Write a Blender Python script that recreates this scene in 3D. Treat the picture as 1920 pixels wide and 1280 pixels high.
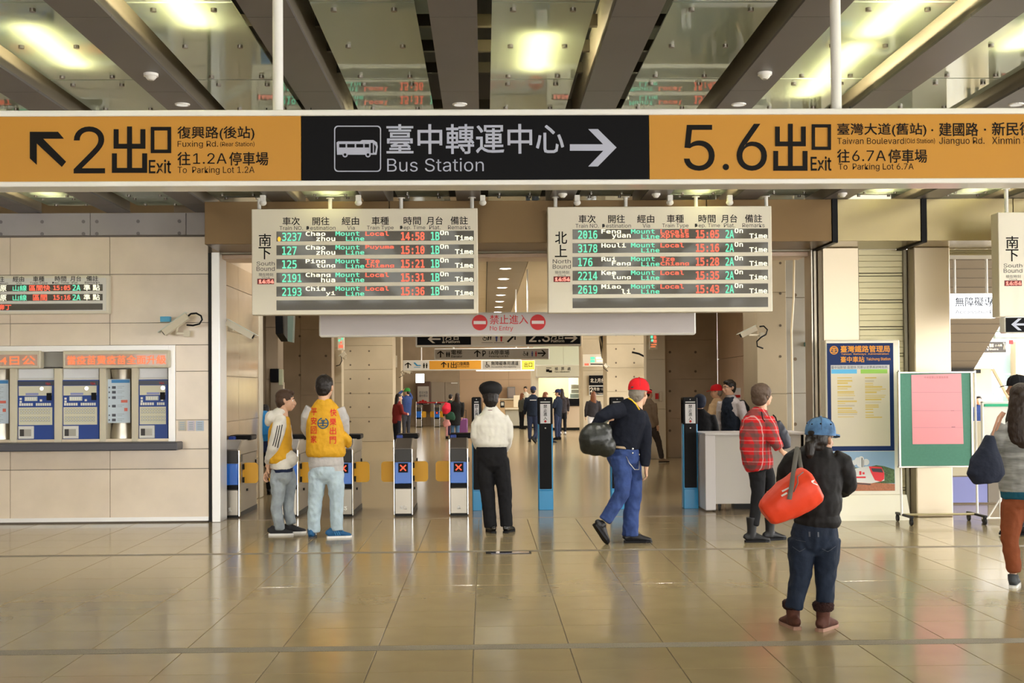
import bpy, bmesh, math, random
from mathutils import Vector, Matrix, Euler
from mathutils.bvhtree import BVHTree
for o in list(bpy.data.objects): bpy.data.objects.remove(o)
sc = bpy.context.scene
COL = sc.collection
PI = math.pi
rnd = random.Random(7)
# ---------------------------------------------------------------- camera
EYE = Vector((0, 0, 1.61)); F = 2345.0
YAW, PITCH, ROLL = math.radians(1.27), math.radians(1.1), math.radians(0.43)
R3 = (Matrix.Rotation(-YAW, 3, 'Z') @ Matrix.Rotation(PI/2 + PITCH, 3, 'X') @ Matrix.Rotation(-ROLL, 3, 'Z'))
cd = bpy.data.cameras.new('camera'); cam = bpy.data.objects.new('camera', cd); COL.objects.link(cam)
cd.sensor_width = 36; cd.lens = F/1920*36; cd.shift_y = 45/1920; cd.clip_end = 300
cam.matrix_world = Matrix.Translation(EYE) @ R3.to_4x4()
sc.camera = cam
# ---------------------------------------------------------------- exposure, daylight
sc.view_settings.view_transform = 'Standard'; sc.view_settings.look = 'None'
sc.view_settings.gamma = 1; sc.view_settings.use_curve_mapping = False
sc.view_settings.exposure = 1.4
w = bpy.data.worlds.new('sky'); sc.world = w; w.use_nodes = True
wb = w.node_tree.nodes['Background']; wb.inputs[0].default_value = (1.0, 0.97, 0.93, 1); wb.inputs[1].default_value = 3.3
HALL_LAMP = 42.0      # watts of each downlight in the hall
TUBE = 24.0           # emission of the tubes above the glass ceiling
INNER_LAMP = 105.0    # watts of each downlight beyond the gates
def lamp(name, typ, loc, power, size=0.2, rot=(0,0,0), color=(1,.93,.8), parent=None, spot=None):
    l = bpy.data.lights.new(name, typ); l.energy = power; l.color = color
    if typ == 'AREA': l.shape = 'DISK'; l.size = size
    elif typ == 'SPOT': l.shadow_soft_size = size; l.spot_size = spot or 2.4; l.spot_blend = .6
    else: l.shadow_soft_size = size
    o = bpy.data.objects.new(name, l); COL.objects.link(o); o.location = loc; o.rotation_euler = rot
    if parent is not None:
        o.parent = parent; o.location = Vector(loc) - origin(parent)
    return o
# ---------------------------------------------------------------- pixel of the photograph -> point in the world
def ray(px, py): return R3 @ Vector(((px-960)/F, -(py-685)/F, -1))
def at(px, py, Y):
    d = ray(px, py); return EYE + d*(Y/d.y)
def ground(px, py, z=0):
    d = ray(px, py); return EYE + d*((z-EYE.z)/d.z)
# ---------------------------------------------------------------- materials
MATS = {}
def mat(name, col, rough=.5, metal=0, spec=.3, emit=None, es=1, coat=0, noise=0, nscale=8, bump=0, bscale=60, coat_r=.05, stretch=None, rvar=0):
    if name in MATS: return MATS[name]
    m = bpy.data.materials.new(name); m.use_nodes = True; nt = m.node_tree; b = nt.nodes['Principled BSDF']
    c = tuple(col)+(1,) if len(col) == 3 else col
    b.inputs['Base Color'].default_value = c; b.inputs['Roughness'].default_value = rough
    b.inputs['Metallic'].default_value = metal; b.inputs['Specular IOR Level'].default_value = spec
    b.inputs['Coat Weight'].default_value = coat; b.inputs['Coat Roughness'].default_value = coat_r
    if emit: b.inputs['Emission Color'].default_value = tuple(emit)+(1,); b.inputs['Emission Strength'].default_value = es
    if noise or bump:
        tc = nt.nodes.new('ShaderNodeTexCoord'); mp = nt.nodes.new('ShaderNodeMapping'); nt.links.new(tc.outputs['Object'], mp.inputs[0])
        if stretch: mp.inputs['Scale'].default_value = stretch
    if noise:
        n = nt.nodes.new('ShaderNodeTexNoise'); n.inputs['Scale'].default_value = nscale; n.inputs['Detail'].default_value = 5
        nt.links.new(mp.outputs[0], n.inputs[0])
        r = nt.nodes.new('ShaderNodeMapRange'); r.inputs['From Min'].default_value = .3; r.inputs['From Max'].default_value = .7
        r.inputs['To Min'].default_value = 1-noise; r.inputs['To Max'].default_value = 1+noise
        nt.links.new(n.outputs[0], r.inputs[0])
        hs = nt.nodes.new('ShaderNodeVectorMath'); hs.operation = 'SCALE'; hs.inputs[0].default_value = c[:3]
        nt.links.new(r.outputs[0], hs.inputs['Scale']); nt.links.new(hs.outputs[0], b.inputs['Base Color'])
    if bump:
        n2 = nt.nodes.new('ShaderNodeTexNoise'); n2.inputs['Scale'].default_value = bscale; n2.inputs['Detail'].default_value = 4
        nt.links.new(mp.outputs[0], n2.inputs[0])
        bp = nt.nodes.new('ShaderNodeBump'); bp.inputs['Strength'].default_value = bump; bp.inputs['Distance'].default_value = .01
        nt.links.new(n2.outputs[0], bp.inputs['Height']); nt.links.new(bp.outputs[0], b.inputs['Normal'])
    MATS[name] = m; return m
def emat(name, col, s):
    return mat(name, (0.02,0.02,0.02), .5, emit=col, es=s)
# ---------------------------------------------------------------- mesh builder
def origin(o):
    v = Vector((0,0,0))
    while o is not None: v += o.location; o = o.parent
    return v
class MB:
    def __init__(s): s.v = []; s.f = []
    def add(s, vs, fs):
        n = len(s.v); s.v += [tuple(v) for v in vs]; s.f += [tuple(i+n for i in f) for f in fs]; return s
    def box(s, x0, x1, y0, y1, z0, z1, b=0):
        if x0 > x1: x0, x1 = x1, x0
        if y0 > y1: y0, y1 = y1, y0
        if z0 > z1: z0, z1 = z1, z0
        b = min(b, (x1-x0)*.45, (y1-y0)*.45, (z1-z0)*.45)
        if b <= 0:
            return s.add([(x,y,z) for x in (x0,x1) for y in (y0,y1) for z in (z0,z1)],
                [(0,1,3,2),(4,6,7,5),(0,4,5,1),(2,3,7,6),(0,2,6,4),(1,5,7,3)])
        bm = bmesh.new(); bmesh.ops.create_cube(bm, size=1)
        for v in bm.verts: v.co = Vector(((x0+x1)/2+v.co.x*(x1-x0), (y0+y1)/2+v.co.y*(y1-y0), (z0+z1)/2+v.co.z*(z1-z0)))
        bmesh.ops.bevel(bm, geom=list(bm.edges), offset=b, segments=1, affect='EDGES', profile=.5)
        s.bm(bm); return s
    def bm(s, bm):
        bm.verts.index_update(); s.add([v.co.copy() for v in bm.verts], [[v.index for v in f.verts] for f in bm.faces]); bm.free(); return s
    def prism(s, pts, y0, y1):            # pts = (x, z) outline, extruded along Y
        n = len(pts)
        a = sum(pts[i][0]*pts[(i+1)%n][1]-pts[(i+1)%n][0]*pts[i][1] for i in range(n))
        if a < 0: pts = pts[::-1]
        s.add([(x,y0,z) for x,z in pts]+[(x,y1,z) for x,z in pts],
              [tuple(range(n)), tuple(range(2*n-1,n-1,-1))]+[(i,i+n,(i+1)%n+n,(i+1)%n) for i in range(n)]); return s
    def ext(s, pts, vec):                 # any planar 3-D outline extruded along vec
        n = len(pts); vec = Vector(vec)
        s.add([Vector(p) for p in pts]+[Vector(p)+vec for p in pts],
              [tuple(range(n-1,-1,-1)), tuple(range(n,2*n))]+[(i,(i+1)%n,(i+1)%n+n,i+n) for i in range(n)]); return s
    def tube(s, pts, rad, seg=10, side=None, cap=True):
        """loft; rad = number, (a,b), or list of them; side = direction of the a axis"""
        pts = [Vector(p) for p in pts]; n = len(pts)
        if not isinstance(rad, list): rad = [rad]*n
        vs = []; prev = None
        for i, p in enumerate(pts):
            t = (pts[min(i+1,n-1)]-pts[max(i-1,0)])
            if t.length < 1e-9: t = Vector((0,0,1))
            t.normalize()
            if side is not None: u = Vector(side)
            elif prev is not None: u = prev
            else: u = Vector((1,0,0)) if abs(t.x) < .8 else Vector((0,1,0))
            u = (u - t*u.dot(t)); u.normalize(); prev = u; w_ = t.cross(u)
            a, b = rad[i] if isinstance(rad[i], (tuple, list)) else (rad[i], rad[i])
            for k in range(seg):
                an = 2*PI*k/seg; vs.append(p + u*(a*math.cos(an)) + w_*(b*math.sin(an)))
        fs = [(i*seg+k, i*seg+(k+1)%seg, (i+1)*seg+(k+1)%seg, (i+1)*seg+k) for i in range(n-1) for k in range(seg)]
        if cap: fs += [tuple(range(seg-1,-1,-1)), tuple((n-1)*seg+k for k in range(seg))]
        s.add(vs, fs); return s
    def cyl(s, c, r, h, seg=16, axis='Z'):
        d = {'X':Vector((1,0,0)),'Y':Vector((0,1,0)),'Z':Vector((0,0,1))}[axis]
        return s.tube([Vector(c), Vector(c)+d*h], r, seg)
    def ell(s, c, r, M=None, seg=16, rings=10):
        M = M or Matrix.Identity(3); c = Vector(c); vs = [c + M@Vector((0,0,r[2]))]
        for i in range(1, rings):
            th = PI*i/rings
            for k in range(seg):
                ph = 2*PI*k/seg; vs.append(c + M@Vector((r[0]*math.sin(th)*math.cos(ph), r[1]*math.sin(th)*math.sin(ph), r[2]*math.cos(th))))
        vs.append(c + M@Vector((0,0,-r[2]))); last = len(vs)-1
        fs = [(0,1+k,1+(k+1)%seg) for k in range(seg)]
        for i in range(rings-2): fs += [(1+i*seg+k, 1+(i+1)*seg+k, 1+(i+1)*seg+(k+1)%seg, 1+i*seg+(k+1)%seg) for k in range(seg)]
        fs += [(1+(rings-2)*seg+k, last, 1+(rings-2)*seg+(k+1)%seg) for k in range(seg)]
        s.add(vs, fs); return s
    def mesh(s, name):
        m = bpy.data.meshes.new(name); m.from_pydata(s.v, [], s.f); m.validate(); return m
def setp(o, label=None, cat=None, group=None, kind=None):
    if label: o['label'] = label
    if cat: o['category'] = cat
    if group: o['group'] = group
    if kind: o['kind'] = kind
    return o
def link(name, me, m, parent=None, smooth=False, local=False):
    o = bpy.data.objects.new(name, me); COL.objects.link(o)
    if m is not None:
        me.materials.clear(); me.materials.append(m)
    if parent is not None:
        o.parent = parent
        if not local: me.transform(Matrix.Translation(-origin(parent)))
    elif not local and len(me.vertices):
        xs = [v.co for v in me.vertices]
        c = Vector(((min(v.x for v in xs)+max(v.x for v in xs))/2, (min(v.y for v in xs)+max(v.y for v in xs))/2, min(v.z for v in xs)))
        me.transform(Matrix.Translation(-c)); o.location = c
    if smooth:
        me.shade_smooth()
    return o
def obj(name, mb, m, parent=None, smooth=False, local=False, label=None, auto=None):
    o = link(name, mb.mesh(name), m, parent, smooth or bool(auto), local)
    if auto: o.data.set_sharp_from_angle(angle=math.radians(auto))
    if label: o['label'] = label
    return o
def thing(name, label, cat, loc=(0,0,0), group=None, rz=0):
    o = bpy.data.objects.new(name, None); COL.objects.link(o); o.location = loc; o.rotation_euler.z = rz; o.empty_display_size = .1
    return setp(o, label, cat, group)
def group_empty(name, kind='structure'):
    o = bpy.data.objects.new(name, None); COL.objects.link(o); o['kind'] = kind; return o
def dup(o, parent=None, loc=None, rz=None, label=None):
    c = o.copy(); COL.objects.link(c)
    if parent is not None: c.parent = parent
    for ch in [x for x in o.children]: dup(ch, c)
    if loc is not None: c.location = loc
    if rz is not None: c.rotation_euler.z = rz
    if label: c['label'] = label
    return c
# ---------------------------------------------------------------- flat shapes given by their place in a vertical plane Y
def wall_rect(px0, py0, px1, py1, Y):
    a = at(px0, (py0+py1)/2, Y).x; b = at(px1, (py0+py1)/2, Y).x
    z1 = at((px0+px1)/2, py0, Y).z; z0 = at((px0+px1)/2, py1, Y).z
    return a, b, z0, z1
def slab(name, rect, Y, t, m, parent=None, b=0, label=None):
    x0, x1, z0, z1 = wall_rect(*rect, Y)
    return obj(name, MB().box(x0, x1, Y, Y+t, z0, z1, b), m, parent, label=label)
def plate(name, pts, Y, m, parent, t=.002, label=None):
    P = [at(x, y, Y) for x, y in pts]
    return obj(name, MB().prism([(p.x, p.z) for p in P], Y-t, Y), m, parent, label=label)
def own_font(f):              # typefaces that ship inside Blender itself; the default one if missing
    try: return bpy.data.fonts.load(bpy.utils.system_resource('DATAFILES') + '/fonts/' + f)
    except Exception: return None
SANS = own_font('Inter.woff2'); MONO = own_font('DejaVuSansMono.woff2')
TXT = {}
FONT_NOW = ['sans']
def text_geo(s, off=0, ext=.0, res=2):
    k = (s, off, ext, res, FONT_NOW[0])
    if k in TXT: return TXT[k]
    c = bpy.data.curves.new('lettering', 'FONT'); c.body = s; c.offset = off; c.extrude = ext; c.resolution_u = res
    f_ = MONO if FONT_NOW[0] == 'mono' else SANS
    if f_ and not any(ord(q) > 0x24ff for q in s): c.font = f_     # Chinese uses the default face and its fallback
    o = bpy.data.objects.new('lettering', c)
    me = o.to_mesh().copy(); o.to_mesh_clear()
    vs = [v.co.copy() for v in me.vertices]; fs = [tuple(p.vertices) for p in me.polygons]
    bpy.data.objects.remove(o); bpy.data.curves.remove(c); bpy.data.meshes.remove(me)
    TXT[k] = (vs, fs); return TXT[k]
def text_into(mb, s, rect, Y, off=0):
    cjk = any(ord(c) > 0x2000 for c in s)
    vs, fs = text_geo(s, 0 if cjk else off)
    if not vs: return
    ax = min(v.x for v in vs); bx = max(v.x for v in vs); ay = min(v.y for v in vs); by = max(v.y for v in vs)
    x0, x1, z0, z1 = rect
    if cjk and off > 0:
        vs, fs = text_geo(s, 0); ax = min(v.x for v in vs); bx = max(v.x for v in vs); ay = min(v.y for v in vs); by = max(v.y for v in vs)
        e = off*.75/(by-ay)*(z1-z0)*(.92 if len(s) else 1)
        for q, (dx, dz) in enumerate(((-e,-e),(e,-e),(-e,e),(e,e))):
            mb.add([(x0+dx+(v.x-ax)/(bx-ax)*(x1-x0), Y-q*.00035, z0+dz+(v.y-ay)/(by-ay)*(z1-z0)) for v in vs], fs)
        return
    mb.add([(x0+(v.x-ax)/(bx-ax)*(x1-x0), Y, z0+(v.y-ay)/(by-ay)*(z1-z0)) for v in vs], fs)
def text(s, prect, Y, m, parent, off=0, name='lettering', label=None):
    if isinstance(s, str): s = [(s, prect)]
    for t, r in s:
        if t:
            mb = MB(); text_into(mb, t, wall_rect(*r, Y), Y, off); o = obj(name, mb, m, parent)
    return o
def rrect(x0, y0, x1, y1, r, n=4):
    P = []
    for cx, cy, a0 in ((x1-r,y0+r,-90),(x1-r,y1-r,0),(x0+r,y1-r,90),(x0+r,y0+r,180)):
        for i in range(n+1):
            a = math.radians(a0+90*i/n); P.append((cx+r*math.cos(a), cy+r*math.sin(a)))
    return P
def disc(cx, cy, r, n=28): return [(cx+r*math.cos(2*PI*i/n), cy+r*math.sin(2*PI*i/n)) for i in range(n)]
def ringplate(name, outer, inner, Y, m, parent, t=.002):
    A = [at(x,y,Y) for x,y in outer]; B = [at(x,y,Y) for x,y in inner]; n = len(A)
    vs = [(p.x,Y,p.z) for p in A]+[(p.x,Y,p.z) for p in B]
    return obj(name, MB().add(vs, [(i,(i+1)%n,(i+1)%n+n,i+n) for i in range(n)]), m, parent)
# ================================================================ materials of the place
def glass_mat():
    m = bpy.data.materials.new('frosted ceiling glass'); m.use_nodes = True; nt = m.node_tree; nt.nodes.clear()
    N = nt.nodes.new; L = nt.links.new
    out = N('ShaderNodeOutputMaterial'); fr = N('ShaderNodeFresnel'); fr.inputs[0].default_value = 1.5
    gl = N('ShaderNodeBsdfGlossy'); gl.inputs['Roughness'].default_value = .02; gl.inputs['Color'].default_value = (.95,1,.97,1)
    tr = N('ShaderNodeBsdfTranslucent'); tr.inputs[0].default_value = (.82,.86,.74,1)
    df = N('ShaderNodeBsdfDiffuse'); df.inputs[0].default_value = (.62,.72,.65,1)
    a = N('ShaderNodeMixShader'); a.inputs[0].default_value = .55; L(tr.outputs[0], a.inputs[1]); L(df.outputs[0], a.inputs[2])
    b = N('ShaderNodeMixShader'); L(fr.outputs[0], b.inputs[0]); L(a.outputs[0], b.inputs[1]); L(gl.outputs[0], b.inputs[2])
    L(b.outputs[0], out.inputs[0]); return m
M_GLASS = glass_mat()
def tile_mat(name, col, rough, var, noise=.06, coat=0, spec=.5):
    m = mat(name, col, rough, noise=noise, nscale=3, coat=coat, spec=spec); nt = m.node_tree; b = nt.nodes['Principled BSDF']
    src = b.inputs['Base Color'].links[0].from_socket
    oi = nt.nodes.new('ShaderNodeObjectInfo'); r = nt.nodes.new('ShaderNodeMapRange'); r.inputs['To Min'].default_value = 1-var; r.inputs['To Max'].default_value = 1+var
    nt.links.new(oi.outputs['Random'], r.inputs[0]); s = nt.nodes.new('ShaderNodeVectorMath'); s.operation = 'SCALE'
    nt.links.new(src, s.inputs[0]); nt.links.new(r.outputs[0], s.inputs['Scale']); nt.links.new(s.outputs[0], b.inputs['Base Color']); return m
M_TILE = tile_mat('polished floor tile', (.295,.232,.125), .15, .05, .05, spec=.42)
M_GROUT = mat('grout', (.16,.13,.09), .7)
M_BAND = mat('granite strip', (.20,.17,.12), .45, noise=.5, nscale=150)
def far_floor():
    m = mat('polished floor beyond the gates', (.32,.25,.14), .16, spec=.42); nt = m.node_tree; b = nt.nodes['Principled BSDF']
    tc = nt.nodes.new('ShaderNodeTexCoord'); br = nt.nodes.new('ShaderNodeTexBrick'); br.offset = 0
    br.inputs['Scale'].default_value = 1; br.inputs['Brick Width'].default_value = .6; br.inputs['Row Height'].default_value = .6
    br.inputs['Mortar Size'].default_value = .003; br.inputs['Color1'].default_value = (.32,.25,.14,1); br.inputs['Color2'].default_value = (.31,.242,.136,1); br.inputs['Mortar'].default_value = (.22,.17,.11,1)
    nt.links.new(tc.outputs['Object'], br.inputs[0]); nt.links.new(br.outputs[0], b.inputs['Base Color']); return m
M_FLOOR2 = far_floor()
M_MARBLE = tile_mat('polished cream marble', (.80,.68,.54), .2, .03, .05, spec=.6)
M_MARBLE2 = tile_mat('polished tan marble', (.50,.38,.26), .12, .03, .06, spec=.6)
M_STEEL = mat('brushed stainless steel', (.50,.43,.32), .36, .8)
M_JAMB = mat('bright satin jamb metal', (.80,.79,.77), .35, .35)
M_STEELH = mat('satin steel', (.62,.58,.5), .33, 1)
M_CHROME = mat('chrome', (.8,.8,.78), .12, 1)
M_WHITE = mat('white painted metal', (.78,.77,.73), .35)
M_CREAM = mat('cream enamel', (.70,.64,.50), .45)
M_BEAM = mat('grey painted beam', (.135,.123,.122), .38, noise=.05, nscale=2)
M_DARK = mat('dark steel', (.012,.012,.011), .45, spec=.2)
M_BLACK = mat('black plastic', (.006,.006,.007), .45, spec=.12)
M_CONC = mat('tan concrete', (.42,.33,.23), .7, noise=.12, nscale=1.3, bump=.15, bscale=9)
M_CONCL = mat('pale concrete', (.50,.42,.29), .65, noise=.08, nscale=1.2, bump=.12, bscale=9)
M_CONCG = mat('grey concrete panel', (.40,.38,.38), .45, noise=.08, nscale=1.5)
M_BRONZE = mat('bronze satin metal', (.15,.092,.038), .34, .5, noise=.05, nscale=1.5)
M_GOLD = mat('champagne satin metal', (.32,.26,.14), .26, .7, noise=.06, nscale=1.5)
M_SLAT = mat('champagne slat', (.52,.47,.29), .36, .4, noise=.05, nscale=2)
M_PINK = mat('pinkish wall', (.66,.50,.38), .35, noise=.04, nscale=1)
M_SHUT = mat('grey green shutter rail', (.33,.31,.24), .4, .4)
M_HOLE = mat('tie hole', (.14,.11,.08), .8)
# ================================================================ floor
floor = group_empty('floor')
slabf = obj('floor_slab', MB().box(-13, 14, -14, 15.66, -.2, -.006), M_GROUT, floor)
BX = (7.80, 7.94); BX2 = (12.44, 12.56)
tile_me = MB().box(-.298, .298, -.298, .298, -.012, 0, .002).mesh('floor_tile'); tile_me.materials.append(M_TILE)
def seen(x, y, z, mg=190):
    d = R3.transposed() @ (Vector((x,y,z))-EYE)
    if d.z > -.5: return False
    px = 960 + F*d.x/-d.z; py = 685 - F*d.y/-d.z
    return -mg < px < 1920+mg and -mg < py < 1280+mg
rows = [(BX[0]-.006-.6*(i+1), .6) for i in range(3)] + [(BX[1]+.006+.6*i, .6) for i in range(7)]
rows += [(BX[1]+.006+4.2, BX2[0]-.006-(BX[1]+.006+4.2))] + [(BX2[1]+.006+.6*i, .6) for i in range(5)]
nt_ = 0
for y0, dp in rows:
    for k in range(-16, 18):
        xc = -.079+.3+.6*k; yc = y0+dp/2
        if seen(xc, yc, 0):
            t = bpy.data.objects.new('floor_tile', tile_me); COL.objects.link(t); t.parent = floor; t.location = (xc, yc, 0); t.scale = (1, dp/.6, 1); nt_ += 1
print('tiles', nt_)
for a, b in (BX, BX2): obj('granite_strip', MB().box(-9, 9, a, b, -.012, .0005), M_BAND, floor)
e = rows[-1][0]+.6
mb = MB().box(-13, 14, -14, rows[2][0]-.003, -.012, 0).box(-13, 14, e+.003, 15.66, -.012, 0)
o = obj('polished_paving', mb, M_FLOOR2, floor); o['kind'] = 'stuff'
o = obj('floor_beyond_gates', MB().box(-13, 24, 15.66, 75, -.2, 0), M_FLOOR2); o['kind'] = 'structure'
# darker paving strip under the gates
o = obj('granite_strip', MB().box(-3.28, 4.4, 15.75, 17.25, -.01, .002), mat('darker granite paving', (.30,.24,.16), .16, noise=.06, nscale=6), floor)
# ================================================================ glass ceiling of the hall
ceil = group_empty('ceiling')
ZB = 3.84; ZG = 3.93
YJ = [5.59, 7.45, 9.31, 11.17, 13.03, 14.89, 15.6]
def BXk(k): return -.312+1.089*k, -.027+1.089*k
M_BSIDE = mat('beam side', (.24,.21,.16), .35, .3)
for k in range(-11, 13):
    x0, x1 = BXk(k)
    for i, (ya, yb) in enumerate([(-14, 5.59)]+list(zip(YJ[:-1], YJ[1:]))):
        obj('beam_panel', MB().box(x0, x1, ya+.003, yb-.003, ZB, ZB+.02), M_BEAM, ceil)
    obj('beam_side', MB().box(x0+.004, x0+.02, -14, 15.6, ZB+.02, ZB+.34).box(x1-.02, x1-.004, -14, 15.6, ZB+.02, ZB+.34), M_BSIDE, ceil)
    g0, g1 = x1+.088, x1+.088+.625
    for i, (ya, yb) in enumerate([(-14, 5.59)]+list(zip(YJ[:-1], YJ[1:]))):
        obj('glass_panel', MB().box(g0, g1, ya+.011, yb-.011, ZG, ZG+.012), M_GLASS, ceil)
stud_me = MB().cyl((0,0,-.020), .019, .021, 12).cyl((0,0,.012), .010, .02, 8).mesh('glass_stud'); stud_me.materials.append(mat('dull stud metal', (.30,.27,.24), .3, .9)); stud_me.shade_smooth(); stud_me.set_sharp_from_angle(angle=.6)
for k in range(-11, 12):
    x1 = BXk(k)[1]; g0 = x1+.088
    for ya, yb in zip(YJ[:-1], YJ[1:]):
        for yy in ((ya+.12, (ya+yb)/2, yb-.12) if yb-ya > 1 else (ya+.12, yb-.12)):
            for xx in (g0+.13, g0+.625-.13):
                if seen(xx, yy, ZG, 10):
                    s_ = bpy.data.objects.new('glass_stud', stud_me); COL.objects.link(s_); s_.parent = ceil; s_.location = (xx, yy, ZG)
mb = MB().box(-13, 14, -14, 15.6, 4.75, 4.85)
obj('plenum_deck', mb, M_DARK, ceil)
for i in range(17):
    y = 5.9+.62*i
    if i % 2 == 0 or y < 10: obj('cross_member', MB().box(-12, 13, y, y+.05, ZB+.22, ZB+.30), mat('plenum member', (.05,.04,.025), .5), ceil)
# tubes above the glass: long lamps in the plenum
M_TUBE = emat('lit tube', (1,.86,.52), TUBE)
TL = {(0,8.1):'glowing tube lamp above the glass just right of the centre beam',(-2,6.2):'glowing tube lamp cut by the top edge, left of the left sign post',(-3,7.9):'glowing tube lamp above the glass at the top left corner',(2,6.0):'nearest tube lamp right of the right sign post, at the top edge',(2,7.1):'middle tube lamp behind the right sign post',(2,8.35):'farther tube lamp left of the right sign post, just over the sign',(3,7.5):'glowing tube lamp above the glass at the top right corner'}
def tubes(k, ya, yb, n=0):
    x1 = BXk(k)[1]; xc = x1+.075+.3375
    t = thing('tube_light', TL.get((k,ya), 'lit tube lamp over the frosted glass beyond or behind the sign'), 'lamp', (xc, (ya+yb)/2, ZG+.05), 'tube lamps above the ceiling glass')
    obj('lit_tube', MB().box(xc-.085, xc+.085, ya, yb, ZG+.07, ZG+.10, .01), M_TUBE, t)
    obj('lamp_tray', MB().box(xc-.11, xc+.11, ya-.03, yb+.03, ZG+.105, ZG+.125), M_WHITE, t)
LIT = [(0,8.1,9.05),(-2,6.2,7.95),(-3,7.9,8.95),(2,6.0,6.9),(2,7.1,8.2),(2,8.35,9.9),(3,7.5,8.5),(4,8.6,9.6),
       (-5,13.9,14.8),(-2,13.9,14.8),(2,13.9,14.8),(4,13.9,14.8),(5,13.9,14.8),(-4,11,12),(-1,11,12),(1,11.4,12.4),(3,11,12),(5,11,12),(-6,12,13),(7,12,13),
       (-5,9.4,10.4),(6,9.4,10.4),(-8,9,10),(8,9,10)]
for k in range(-10, 11, 2):  # unseen tubes over and behind the camera, added to light the hall
    for y in (-9, -4, 1): LIT.append((k+(y % 2), y, y+1.1))
for a in LIT: tubes(*a)
# fittings on the beams
def downlight(x, y, z, label, power=HALL_LAMP, r=.045, color=(1,.95,.87), grp='recessed downlights', em=6, up=None):
    t = thing('downlight', label, 'lamp', (x, y, z), grp)
    obj('trim_ring', MB().tube([(x,y,z-.008),(x,y,z)], [r*1.25, r*1.3], 16), M_WHITE, t)
    obj('lamp_lens', MB().tube([(x,y,z-.0105),(x,y,z-.006)], [r, r], 14), emat('downlight lens %g' % em, (1,.93,.8), em), t)
    lamp('downlight_lamp', 'SPOT', (x, y, z-.03), power, .22 if em > 4 else .08, (0,0,0), color, t, 2.5)
for px, lb in ((342,'small white downlight in the beam over the Fuxing Rd lettering'),(862,'small white downlight in the centre beam over the Bus Station lettering'),(1385,'small white downlight in the beam over the digits 5.6'),(1905,'small white downlight in the beam at the right edge')):
    p = ray(px, 195); p = EYE + p*((ZB-EYE.z)/p.z); downlight(p.x, p.y, ZB, lb, grp='recessed downlights in the hall beams', em=.25)
for k in (-8,-5,-3,-1,1,3,5,8):  # downlights out of view, added to light the hall
    for y in (-6, -1.5, 2.5):
        x0, x1 = BXk(k); downlight((x0+x1)/2, y, ZB, 'small white recessed downlight in a grey ceiling beam', grp='recessed downlights in the hall beams', em=.25)
for k in (-6,-4,-2,0,2,4,6):  # another added row, hidden by the sign, for the hall's light
    x0, x1 = BXk(k); downlight((x0+x1)/2, 12.0, ZB, 'small white recessed downlight in a grey ceiling beam', grp='recessed downlights in the hall beams', em=.25)
def smoke(px, py, label, z=ZB, r=.05):
    d = ray(px, py); p = EYE + d*((z-EYE.z)/d.z)
    t = thing('smoke_detector', label, 'smoke detector', (p.x, p.y, z))
    obj('detector_base', MB().tube([(p.x,p.y,z-.02),(p.x,p.y,z)], [r, r*1.02], 18), M_WHITE, t, auto=40)
    obj('detector_head', MB().tube([(p.x,p.y,z-.045),(p.x,p.y,z-.038),(p.x,p.y,z-.02)], [r*.45, r*.6, r*.85], 18), M_WHITE, t, auto=50)
    obj('sensor_ring', MB().tube([(p.x,p.y,z-.05),(p.x,p.y,z-.044)], [r*.3, r*.3], 12), mat('grey plastic', (.35,.33,.3), .5), t)
smoke(283, 138, 'white smoke detector on the grey beam left of the left sign post')
smoke(1434, 136, 'white smoke detector on the grey beam left of the right sign post')
smoke(1055, 363, 'white smoke detector above the left end of the northbound board')
smoke(1230, 363, 'white smoke detector above the middle of the northbound board')
smoke(1580, 362, 'white smoke detector above the black joint of the gold fascia')
def dome(px, py, label):
    d = ray(px, py); p = EYE + d*((ZB-EYE.z)/d.z)
    t = thing('ceiling_speaker', label, 'sensor', (p.x, p.y, ZB), 'small white domed sensors above the boards')
    obj('mount', MB().box(p.x-.03, p.x+.03, p.y-.03, p.y+.03, ZB-.07, ZB, .004), M_WHITE, t)
    obj('dome', MB().ell((p.x,p.y,ZB-.085), (.042,.042,.035)), M_WHITE, t, True)
for px, q_ in zip((493, 672, 905, 1082, 1256, 1368), ('first','second','third','fourth','fifth','sixth')): dome(px, 366, q_+' from left of the small white domed sensors above the departure boards')
# ================================================================ left wall: marble, bay with ticket machines
YW = 15.6
def wallpx(x, y): return at(x, y, YW)
XL = [wallpx(19-187*i, 640).x for i in range(-1, 4)][::-1]      # vertical joints
XE = wallpx(391, 700).x
xj = [XL[0]-1.24*2, XL[0]-1.24] + XL + [XE]
xj = sorted(set(round(v, 4) for v in xj))
zs = [at(205, y, YW).z for y in (444, 514.5, 605.5, 697, 788, 879.5, 973.5)]
bay = wall_rect(-700, 650, 329, 846, YW)                        # opening
wl = group_empty('wall_left')
def cut(x0, x1, z0, z1, h):
    hx0, hx1, hz0, hz1 = h
    if x1 <= hx0 or x0 >= hx1 or z1 <= hz0 or z0 >= hz1: return [(x0,x1,z0,z1)]
    out = []
    if z1 > hz1: out.append((x0,x1,hz1,z1))
    if z0 < hz0: out.append((x0,x1,z0,hz0))
    a, b = max(z0,hz0), min(z1,hz1)
    if x0 < hx0: out.append((x0,hx0,a,b))
    if x1 > hx1: out.append((hx1,x1,a,b))
    return out
for i in range(len(xj)-1):
    for j in range(len(zs)-1):
        for (a,b,c,d) in cut(xj[i], xj[i+1], zs[j+1], zs[j], bay):
            if b-a > .02 and d-c > .02: obj('marble_panel', MB().box(a+.003, b-.003, YW, YW+.03, c+.003, d-.003, .002), M_MARBLE, wl)
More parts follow.
